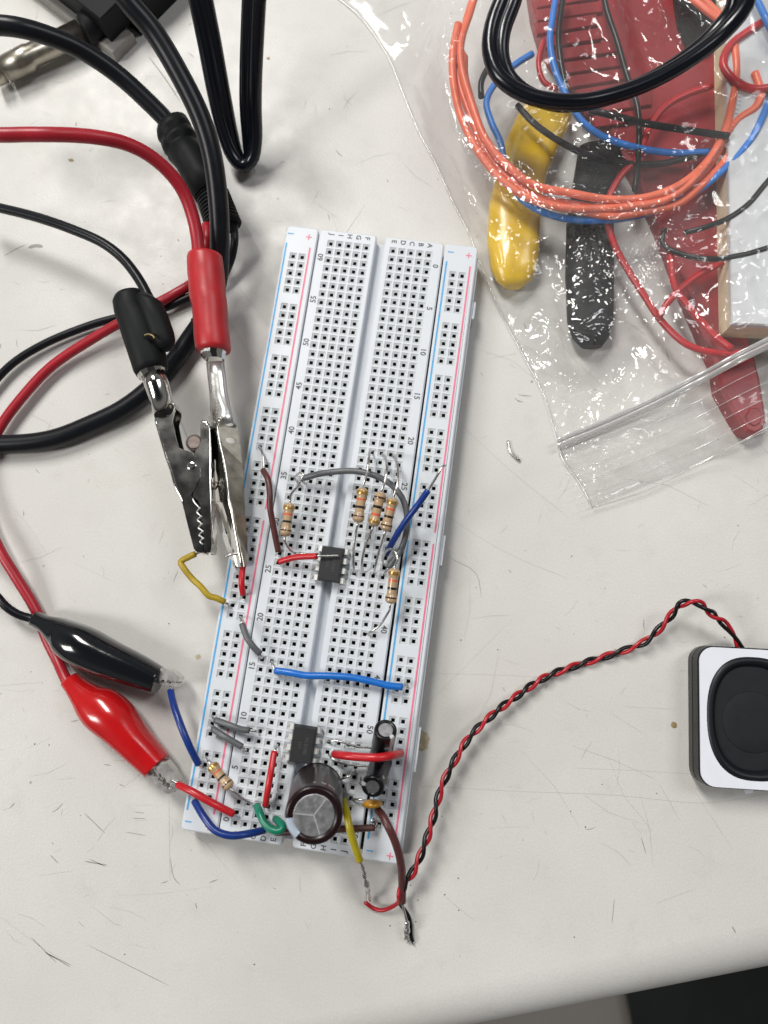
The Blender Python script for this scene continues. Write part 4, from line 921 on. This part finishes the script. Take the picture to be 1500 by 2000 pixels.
b = MB(); b.tube(F('3', [(20, 180, 18.6), (90, 420, 18.6), (160, 640, 18.8), (200, 780, 18.8), (262, 900, 18.6), (320, 1130, 18.2), (372, 1325, 17.6)]), .45, 8); b.build('jaw_ridge', M['chrome'], bl_)
b = MB(); c = F('3', [(340, 592, 19.1)])[0]; b.lathe(c, c+Vector((0, 0, 1)), [(0, 1.35), (.12, 1.35), (.3, 1.1), (.36, .7), (.33, .3)], 28); b.build('rivet', M['chrome'], bl_)
b = MB(); c = F('3', [(362, 385, 16.2)])[0]
b.lathe(c+Vector((0, 0, -3.5)), c+Vector((0, 0, .6)), [(0, 2.0), (3.6, 2.0), (4.0, 1.8), (4.1, 1.6)], 28)
for k in range(5): b.tube([c+Vector((2.05*math.cos(a), 2.05*math.sin(a), -3.2+k*.8)) for a in [2*math.pi*j/24 for j in range(25)]], .22, 6)
b.build('spring', M['spring'], bl_)

# ------------------------------------------------------------------ glossy twin cord
def twin(t, fr, pts, r_, rolls, mt='cord'):
    C_ = spline(F(fr, pts), 2.0); n = len(C_); A_, B_ = [], []
    for i, p_ in enumerate(C_):
        T = (C_[min(i+1, n-1)]-C_[max(i-1, 0)]).normalized(); sd = T.cross(Vector((0, 0, 1)))
        sd = sd.normalized() if sd.length > .05 else Vector((1, 0, 0)); up = sd.cross(T)
        u = i/(n-1)*(len(rolls)-1); k = min(int(u), len(rolls)-2); ro = rolls[k]+(rolls[k+1]-rolls[k])*(u-k)
        d = sd*math.cos(ro)+up*math.sin(ro); A_.append(p_+d*r_*.80); B_.append(p_-d*r_*.80)
    b = MB(); b.tube(A_, r_, 18, raw=True); b.tube(B_, r_, 18, raw=True); b.tube(C_, r_*.82, 12, raw=True); b.build('twin_flex', M[mt], t)
t = thing('power_cord', 'glossy black two-core cord folded back on itself, left of the board top', 'cord', W(470, 330, 2), 'glossy two-core cords')
twin(t, '1', [(1115, -90, 34), (1132, 0, 31), (1180, 240, 24), (1232, 520, 16), (1285, 760, 8), (1325, 880, 4.6), (1372, 935, 3.2), (1410, 900, 4.2), (1420, 800, 8), (1412, 600, 16), (1414, 400, 24), (1424, 150, 33), (1434, -60, 40)], 1.85,
     [0, 0, .1, .2, .5, .9, 1.1, .8, .3, .1, .1, .1, .1])
t = thing('power_cord', 'glossy black two-core cord looping over the clear bag at the top right', 'cord', W(1120, 200, 18), 'glossy two-core cords')
twin(t, 'p', [(1010, -60, 34), (992, 0, 32), (972, 55, 31), (968, 104, 30), (984, 149, 29), (1024, 182, 28), (1076, 199, 28), (1130, 201, 28), (1193, 188, 28), (1270, 158, 29), (1347, 112, 31), (1408, 60, 33), (1445, 10, 36), (1455, -60, 40)], 2.05,
     [.5, .3, .2, .4, .8, 1.05, 1.05, 1.0, .95, .9, .8, .7, .6])

# ------------------------------------------------------------------ metal connector and box, top left
t = thing('metal_connector', 'dull metal barrel plug with black collar lying beside the black box', 'connector', W(80, 100, 4))
cyl_loft([((-60, 385), (-30, 480), 5), ((0, 352), (35, 452), 5)], '1', M['chrome_dull'], t, 'tip_sleeve')
cyl_loft([((0, 340), (52, 448), 5), ((140, 268), (188, 385), 5), ((160, 262), (205, 360), 5), ((430, 130), (500, 225), 5)], '1', M['chrome_dull'], t, 'barrel')
cyl_loft([((440, 125), (505, 235), 5), ((452, 100), (530, 235), 5), ((560, 50), (625, 170), 5), ((590, 30), (650, 140), 5)], '1', M['rubber'], t, 'collar')
t = thing('electronics_box', 'black box on a grey base, cut off by the top left of the photo', 'box', W(180, 20, 0))
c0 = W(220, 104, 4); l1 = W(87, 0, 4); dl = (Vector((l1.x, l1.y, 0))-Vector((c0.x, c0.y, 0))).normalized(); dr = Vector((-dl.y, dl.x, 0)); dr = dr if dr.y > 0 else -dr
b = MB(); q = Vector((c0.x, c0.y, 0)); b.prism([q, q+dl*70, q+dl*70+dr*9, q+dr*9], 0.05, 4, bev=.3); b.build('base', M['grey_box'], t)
k0 = W(196, 37, 13); q = Vector((k0.x, k0.y, 0)); b = MB(); b.prism([q, q+dl*60, q+dl*60+dr*60, q+dr*60], 4.05, 13, bev=.4)
q2 = q+dr*9.2; b.prism([q+dr*9.1-dl*2.2, q+dr*9.1+dl*50, q+dl*50+dr*50, q-dl*2.2+dr*50], .06, 12.6, bev=.3); b.build('cover', M['box_black'], t)

# ------------------------------------------------------------------ things in the clear bag
REC = []
t = thing('yellow_handled_tool', 'hand tool with a thick yellow rubber grip inside the clear bag', 'tool', W(1000, 500, 0))
def grip(prs, fr, mt, t, name, h_=4.2, n=30):
    sec = []
    for a, b_, hh_ in prs:
        p, q = F(fr, [(a[0], a[1], h_), (b_[0], b_[1], h_)]); hh_ *= .82; sec.append((p, q, hh_, min(hh_, h_-.1)))
    m_ = MB(); m_.loft(sec, n=n, pw=2.3); return m_.build(name, mt, t)
grip([((985, 560), (1018, 562), 2.0), ((970, 548), (1038, 548), 3.6), ((958, 525), (1050, 520), 4.6), ((951, 470), (1055, 462), 5), ((955, 400), (1056, 400), 5), ((970, 340), (1066, 350), 5), ((990, 270), (1090, 290), 5), ((1012, 222), (1112, 245), 5), ((1028, 196), (1118, 218), 3.5)], 'p', M['yellow_grip'], t, 'grip')
t = thing('black_handled_tool', 'hand tool with a flat black rubber grip inside the bag, right of the yellow one', 'tool', W(1150, 600, 0))
grip([((1135, 678), (1175, 678), 2.0), ((1118, 660), (1190, 658), 3.4), ((1108, 630), (1198, 625), 4.2), ((1104, 540), (1199, 540), 4.5), ((1106, 440), (1198, 440), 4.5), ((1118, 360), (1200, 360), 4.5), ((1130, 290), (1215, 290), 4.5)], 'p', M['black_grip'], t, 'grip')
t = thing('red_handled_tool', 'long red tool running under the bag, ribbed body above and rounded tip below', 'tool', W(1440, 780, 0))
ol = [(1030, -60), (1042, 20), (1060, 80), (1110, 150), (1185, 250), (1240, 330), (1290, 440), (1335, 560), (1378, 660), (1400, 710), (1408, 760), (1434, 805), (1447, 828), (1458, 842), (1474, 848), (1489, 842), (1498, 824), (1496, 800), (1486, 740), (1474, 690), (1446, 600), (1420, 480), (1415, 380), (1412, 200), (1400, 60), (1390, -60)]
b = MB(); b.prism([W(x, y, 6.4)[:2] for x, y in ol], .1, 6.4, bev=.9); b.build('handle', M['red_grip'], t)
b = MB(); b.prism([W(x, y, 6.9)[:2] for x, y in [(1456, 812), (1462, 826), (1474, 832), (1486, 826), (1489, 808), (1480, 796), (1466, 796)]], 6.3, 6.8, bev=.3); b.build('thumb_dimple', M['red_grip'], t)
for k in range(10):
    y = -22 + k*26; xl = 1046 + max(0, (y-30))*.62; xr = xl + 122 + 8*math.sin(k*1.7)
    p, q, r2, s2 = W(xl-3, y+14, 7.6), W(xr, y-4, 7.6), W(xr+2, y+18.5, 7.6), W(xl+3, y+37, 7.6)
    b = MB(); b.prism([v[:2] for v in (s2, r2, q, p)], 6.3, 7.6, bev=.35); b.build('rib', M['red_grip'], t)
b = MB(); b.prism([W(x, y, 9)[:2] for x, y in [(1312, -60), (1398, -60), (1404, 60), (1388, 98), (1350, 96), (1328, 45)]], 6.3, 9, bev=.8); b.build('pivot_cover', M['black_grip'], t)
t = thing('white_block', 'long white plastic block with a cream foam side at the right edge of the bag', 'block', W(1460, 400, 0))
p = W(1430, 632, 15.6); qv = W(1417, 0, 15.6); dy = (Vector((qv.x-p.x, qv.y-p.y, 0))).normalized(); dx = Vector((dy.y, -dy.x, 0)); q = Vector((p.x, p.y, 0))
b = MB(); b.prism([q, q+dx*40, q+dx*40+dy*110, q+dy*110], 13.6, 15.6, bev=.4); b.build('cover', M['white_block'], t)
b = MB(); b.prism([q+dx*.1, q+dx*39, q+dx*39+dy*110, q+dx*.1+dy*110], 6.5, 13.6); b.build('foam_base', M['cream'], t)

def cable_thing(name, label, cat, mt, paths, r_, group=None, fr='p', part='strand'):
    t = thing(name, label, cat, F(fr, [paths[0][0]])[0], group)
    for pts in paths:
        b = MB(); b.tube(F(fr, pts), r_, 12, step=1.5); b.build(part, M[mt], t)
    return t
base = [(935, -30), (912, 40), (897, 100), (898, 150), (915, 225), (945, 290), (985, 340), (1040, 378), (1110, 398), (1180, 406), (1250, 402), (1310, 385), (1360, 350), (1400, 300), (1432, 245), (1447, 190), (1452, 140), (1446, 95)]
def off(pts, dx, dy, z0, wob, sd):
    rd = random.Random(sd); return [(x+dx+rd.uniform(-wob, wob), y+dy+rd.uniform(-wob, wob), z0+rd.uniform(-.3, .6)) for x, y in pts]
oc = cable_thing('orange_wire_coil', 'coil of orange printed hook-up wire bundled in the clear bag', 'wire coil', 'w_orange',
  [off(base, 0, 0, 13, 3, 1) + [(1420, 45, 12), (1385, 10, 12), (1350, -30, 12)],
   off(base, -14, 4, 15, 4, 2)[1:] + [(1428, 60, 14), (1380, 20, 14), (1330, -20, 13)],
   off(base[:-4], 6, -18, 15.2, 3, 3) + [(1440, 235, 15), (1475, 210, 15.5), (1487, 185, 16), (1480, 160, 16), (1474, 142, 16)],
   off(base[2:-3], 12, 14, 13.2, 4, 4),
   [(890, 130, 14), (885, 112, 14), (893, 98, 14.5), (905, 110, 14.5), (908, 150, 14), (925, 215, 13)]], 1.08)
b = MB()
cs = spline(F('p', [(1452, 140, 17.6), (1446, 195, 17.6), (1432, 245, 17.6), (1400, 300, 17.6), (1362, 348, 17.6), (1312, 380, 17.6)]), .4)
s_ = 'AWM STYLE 1007 24AWG E80987'; d_ = 0; k = 0
for i in range(1, len(cs)):
    d_ += (cs[i]-cs[i-1]).length
    if d_ > 1.35*(k+1) and k < len(s_):
        T = (cs[i]-cs[i-1]).normalized()
        if s_[k] != ' ': text_geo(b, s_[k], cs[i].x, cs[i].y, 1.25, math.atan2(T.y, T.x), 0, 16.6)
        k += 1
b.build('printed_text', M['ink'], oc)
GB = 'loose wires in the clear bag'
cable_thing('loose_wire', 'bright blue wire circling just outside the orange coil in the bag', 'wire', 'w_bagblue',
  [[(1040, 105, 11), (1008, 125, 11.5), (970, 160, 11.5), (950, 198, 11.5), (960, 240, 11.5), (978, 280, 11.5), (990, 345, 11.5), (1022, 392, 12), (1076, 420, 12), (1145, 431, 12), (1220, 426, 12), (1290, 408, 12.5), (1360, 375, 13), (1420, 325, 14.5), (1468, 270, 15.5), (1495, 215, 16), (1520, 150, 16)]], .95, GB)
cable_thing('loose_wire', 'bright blue wire running down the red ribbed tool inside the black cord loop', 'wire', 'w_bagblue',
  [[(1090, -30, 13), (1080, 30, 13), (1074, 80, 13), (1082, 130, 13), (1100, 175, 13), (1135, 235, 12.5), (1180, 268, 12), (1250, 290, 12), (1320, 299, 12), (1390, 296, 12.5)]], .95, GB)
cable_thing('loose_wire', 'short blue wire crossing the top right corner of the photo', 'wire', 'w_bagblue', [[(1460, -30, 19), (1478, 0, 19), (1495, 35, 18.5), (1520, 90, 18)]], .95, GB)
cable_thing('loose_wire', 'black wire beside the blue one at the left of the red ribs', 'wire', 'w_black', [[(1104, -30, 13), (1096, 20, 13), (1091, 70, 13), (1095, 120, 13), (1105, 170, 12.5), (1118, 210, 12)]], .85, GB)
cable_thing('loose_wire', 'black wire slanting down the middle of the red ribbed tool', 'wire', 'w_black', [[(1176, -30, 12.5), (1185, 20, 12.5), (1205, 80, 12.5), (1222, 140, 12), (1245, 210, 12), (1248, 280, 12), (1240, 372, 12)]], .85, GB)
cable_thing('loose_wire', 'straight black wire end pointing right below the cord loop', 'wire', 'w_black', [[(1150, 215, 14), (1195, 225, 14.5), (1255, 240, 15), (1340, 254, 16), (1424, 266, 17)]], .95, GB)
cable_thing('loose_wire', 'black wire arching across the yellow grip towards the orange coil', 'wire', 'w_black', [[(940, 190, 12), (940, 160, 12), (960, 120, 12)], [(1010, 205, 12.5), (1040, 238, 12.5), (1080, 268, 12), (1140, 300, 11.5), (1200, 317, 11.5), (1290, 320, 11.5), (1370, 300, 12)]], .9, GB)
cable_thing('loose_wire', 'black wire bowing across the white block below the orange coil', 'wire', 'w_black', [[(1335, 455, 13), (1370, 446, 14.5), (1415, 430, 15.5), (1460, 400, 15.5), (1490, 365, 15.5), (1520, 330, 15.5)]], .75, GB)
cable_thing('loose_wire', 'lowest black wire, lying over the lower part of the white block', 'wire', 'w_black', [[(1298, 448, 12), (1294, 476, 12), (1330, 496, 13), (1390, 506, 15), (1450, 498, 15.5), (1520, 478, 15.5)]], .75, GB)
cable_thing('loose_wire', 'red wire hooked around the left side of the red ribbed tool', 'wire', 'w_red', [[(1062, 80, 11), (1052, 120, 11), (1062, 160, 11), (1090, 176, 11)]], .8, GB)
cable_thing('loose_wire', 'red wire looping over the white block near the top right corner', 'wire', 'w_red', [[(1520, 168, 17), (1470, 174, 17), (1432, 155, 16.5), (1412, 125, 16), (1425, 90, 16), (1460, 62, 16), (1520, 25, 16)]], 1.1, GB)
cable_thing('loose_wire', 'thin red wire crossing the red tool under the orange coil', 'wire', 'w_red', [[(1390, 168, 12), (1340, 185, 12), (1300, 208, 12), (1268, 250, 11.5), (1245, 310, 11.5), (1215, 340, 11), (1190, 385, 10.5), (1185, 420, 10), (1198, 473, 9.5), (1228, 530, 9), (1260, 580, 8.5), (1290, 625, 8), (1340, 672, 9), (1390, 688, 10), (1440, 690, 10.5), (1520, 668, 11)]], .95, GB)
cable_thing('loose_wire', 'second thin red wire joining from between the two tools below the coil', 'wire', 'w_red', [[(1308, 490, 11), (1318, 560, 10.5), (1350, 605, 10.5), (1395, 655, 10.5), (1430, 682, 11.5)], [(1412, 512, 10.5), (1352, 545, 11), (1305, 590, 10.5), (1285, 622, 9.5)]], .95, GB)

# ------------------------------------------------------------------ the clear zip bag
Lp = [(560, -80), (640, -20), (700, 30), (732, 70), (762, 120), (790, 190), (820, 262), (850, 318), (880, 385), (915, 455), (950, 545), (985, 625), (1025, 700), (1062, 775), (1088, 862), (1100, 900), (1130, 940), (1157, 990)]
Rp = [(1700, -300), (1700, -240), (1700, -180), (1700, -120), (1700, -60), (1700, 0), (1700, 60), (1700, 120), (1700, 180), (1700, 240), (1700, 310), (1700, 380), (1700, 450), (1700, 530), (1700, 590), (1700, 640), (1700, 700), (1700, 775)]
anch = [((600, 0), 1, 120), ((800, 60), 3, 110), ((900, 60), 11, 70), ((880, 250), 5, 70), ((950, 250), 15, 70), ((1000, 400), 13, 80), ((960, 480), 9, 60), ((1000, 560), 5, 50), ((1060, 130), 16, 90), ((1200, 60), 16, 100), ((1200, 300), 17, 120), ((1080, 420), 15, 80), ((1350, 300), 19, 100),
        ((1450, 200), 21, 120), ((1250, 450), 15, 90), ((1150, 560), 11, 90), ((1300, 560), 14, 80), ((1450, 500), 19, 120), ((1150, 700), 4, 90), ((1080, 680), 2.5, 80), ((1300, 720), 10, 70), ((1440, 640), 17, 70), ((1450, 760), 12, 60), ((1330, 800), 6, 60), ((1200, 850), 4, 80), ((1150, 950), 1.0, 60), ((1300, 920), 3, 70), ((1460, 850), 9.5, 50), ((1600, 400), 18, 150), ((1100, 800), 2, 60), ((1040, 620), 3, 50)]
def zh0(x, y):
    sw = sz = 0
    for (ax, ay), z, s_ in anch:
        w_ = math.exp(-((x-ax)**2+(y-ay)**2)/(2*(s_*.7)**2)) + 1e-6; sw += w_; sz += w_*z
    return sz/sw
CELL = 12; GX0, GY0, GNX, GNY = 500, -320, 105, 112
HM = [[0.0]*GNX for _ in range(GNY)]
for v in REC:                                       # tallest thing under each bit of film
    d = R @ (v-CAM)
    if d.z >= 0: continue
    px_, py_ = 750+1500*d.x/-d.z, 1000-1500*d.y/-d.z
    i, j = int((px_-GX0)/CELL), int((py_-GY0)/CELL)
    if 0 <= i < GNX and 0 <= j < GNY: HM[j][i] = max(HM[j][i], v.z)
REC = None
HX = [[max(HM[b_][a] for b_ in range(max(0, j-1), min(GNY, j+2)) for a in range(max(0, i-1), min(GNX, i+2))) for i in range(GNX)] for j in range(GNY)]
HS = HX
for it in range(11):
    HS = [[max(HX[j][i], sum(HS[min(GNY-1, max(0, j+b_))][min(GNX-1, max(0, i+a))] for a in (-1, 0, 1) for b_ in (-1, 0, 1))/9) for i in range(GNX)] for j in range(GNY)]
def hs(x, y):
    u = min(GNX-1.01, max(0, (x-GX0)/CELL-.5)); v = min(GNY-1.01, max(0, (y-GY0)/CELL-.5)); i, j = int(u), int(v); u -= i; v -= j
    return (HS[j][i]*(1-u)+HS[j][i+1]*u)*(1-v)+(HS[j+1][i]*(1-u)+HS[j+1][i+1]*u)*v
def zh(x, y): return max(zh0(x, y)*.55, hs(x, y)+1.5)
NU, NV = 230, 250
def lerp_list(L_, t_):
    u = t_*(len(L_)-1); k = min(int(u), len(L_)-2); f_ = u-k
    return (L_[k][0]*(1-f_)+L_[k+1][0]*f_, L_[k][1]*(1-f_)+L_[k+1][1]*f_)
bag = thing('zip_bag', 'crumpled clear plastic zip bag over coloured wires and tools', 'plastic bag', W(1150, 700, 0))
vs = []; fs = []
for j in range(NV+1):
    l = lerp_list(Lp, j/NV); r2 = lerp_list(Rp, j/NV)
    for i in range(NU+1):
        u = i/NU; x = l[0]*(1-u)+r2[0]*u; y = l[1]*(1-u)+r2[1]*u
        edge = min(1, u*26)*min(1, (NV-j)/NV*16)
        z = zh(x, y); zc = hs(x, y)+.45 if hs(x, y) > .5 else .2
        p = W(x, y, z); q = p*.045
        a1 = 1-abs(noise.noise(Vector((q.x, q.y, 3)))*2); q2 = p*.16; a2 = 1-abs(noise.noise(Vector((q2.x+.6*noise.noise(q), q2.y, 9)))*2.2); q3 = p*.42
        a3 = noise.noise(Vector((q3.x, q3.y, 1)))
        hot = math.exp(-(((x-1150)/330)**2+((y-430)/300)**2))
        z = .25 + (z-.25)*(edge**.6) + ((a1-.5)*.9 + (a2-.5)*(.2+.6*hot) + a3*(.08+.25*hot))*(edge**.5)*(.6 if z < 5 else 1)
        p = W(x, y, max(zc, z)); vs.append(p)
for j in range(NV):
    for i in range(NU):
        a = j*(NU+1)+i; fs.append((a, a+NU+1, a+NU+2, a+1))
b = MB(); b.add(vs, fs, 0, True); ff = b.build('front_film', M['film'], bag)
HOT = [(830, 70, 45, .6), (890, 110, 45, .8), (900, 290, 40, 1), (950, 350, 45, 1.1), (1030, 400, 45, 1.2), (1130, 440, 50, 1.2), (1220, 470, 50, 1.2), (1270, 520, 45, 1), (1170, 600, 50, .9), (1080, 660, 40, .9),
       (1060, 560, 40, .5), (1230, 690, 50, .9), (1330, 620, 55, .9), (1200, 250, 45, .9), (1260, 60, 70, .6), (1130, 680, 45, .8), (1380, 480, 50, .5), (1050, 700, 40, .8), (1100, 330, 50, .6), (1140, 900, 60, .35), (1300, 850, 90, .2), (1450, 560, 50, .5)]
atr = ff.data.attributes.new('crumple', 'FLOAT', 'POINT'); vals = []
for j in range(NV+1):
    l = lerp_list(Lp, j/NV); r2 = lerp_list(Rp, j/NV)
    for i in range(NU+1):
        u = i/NU; x = l[0]*(1-u)+r2[0]*u; y = l[1]*(1-u)+r2[1]*u
        vals.append(min(1.2, .05+sum(a*math.exp(-((x-hx_)**2+(y-hy_)**2)/(2*q*q)) for hx_, hy_, q, a in HOT)))
atr.data.foreach_set('value', vals)
b = MB(); vs = []; fs = []
for j in range(31):
    l = lerp_list(Lp, j/30); r2 = lerp_list(Rp, j/30)
    for i in range(31):
        u = i/30; x = l[0]*(1-u)+r2[0]*u; y = l[1]*(1-u)+r2[1]*u; vs.append(W(x, y, .09))
for j in range(30):
    for i in range(30):
        a = j*31+i; fs.append((a, a+31, a+32, a+1))
b.add(vs, fs, 0, True); b.build('back_film', M['film_back'], bag)
def fold(pts, rr, name, mt='film_zip'):
    b = MB(); b.tube(F('p', pts), rr, 8, step=2); b.build(name, M[mt], bag)
def zr(pts, dz=1.0): return [(x, y, max(.8, zh(x, y))+dz) for x, y in pts]
zl = zr([(1090, 862), (1150, 838), (1220, 808), (1290, 775), (1360, 738), (1430, 700), (1510, 660), (1600, 615)], 1.3)
b = MB()
for o_ in (0, 1):
    A_ = F('p', [(x, y-6+o_*11, z+1.2) for x, y, z in zl]); B_ = F('p', [(x, y+3+o_*11, z+.2) for x, y, z in zl]); A_ = spline(A_, 2); B_ = spline(B_, 2)
    m_ = min(len(A_), len(B_)); b.add([v for k in range(m_) for v in (A_[k], B_[k])], [(2*k, 2*k+1, 2*k+3, 2*k+2) for k in range(m_-1)], 0, True)
b.build('zip_track', M['film_zip'], bag, solid=.3)
fold(zl, .42, 'zip_profile'); fold([(x, y+15, z-.5) for x, y, z in zl], .3, 'zip_profile')
for k in range(1, 6):
    fold([(x+8*k, y+16+24*k+(x-1090)*.01*k, max(.6, zh(x+8*k, y+16+24*k))+1.0) for x, y, z in zl], .075, 'film_crease')
fold([(x, y, .5) for x, y in Lp[1:]], .14, 'side_seam')
fold(zr([(1157, 990), (1200, 978), (1260, 958), (1330, 925), (1400, 888), (1470, 850), (1560, 800)], .2), .12, 'hem')

# ------------------------------------------------------------------ small snippet on the table
b = MB(); b.tube(F('p', [(992, 861, .5), (994, 874, .5), (1000, 886, .5), (1015, 900, .5)]), .4, 10); o = b.build('wire_snippet', M['wire_lead'])
tag(o, 'tiny bent silver wire offcut alone on the table, right of the board', 'wire offcut')
for o in list(bpy.data.objects):
    if '_o' in o: del o['_o']
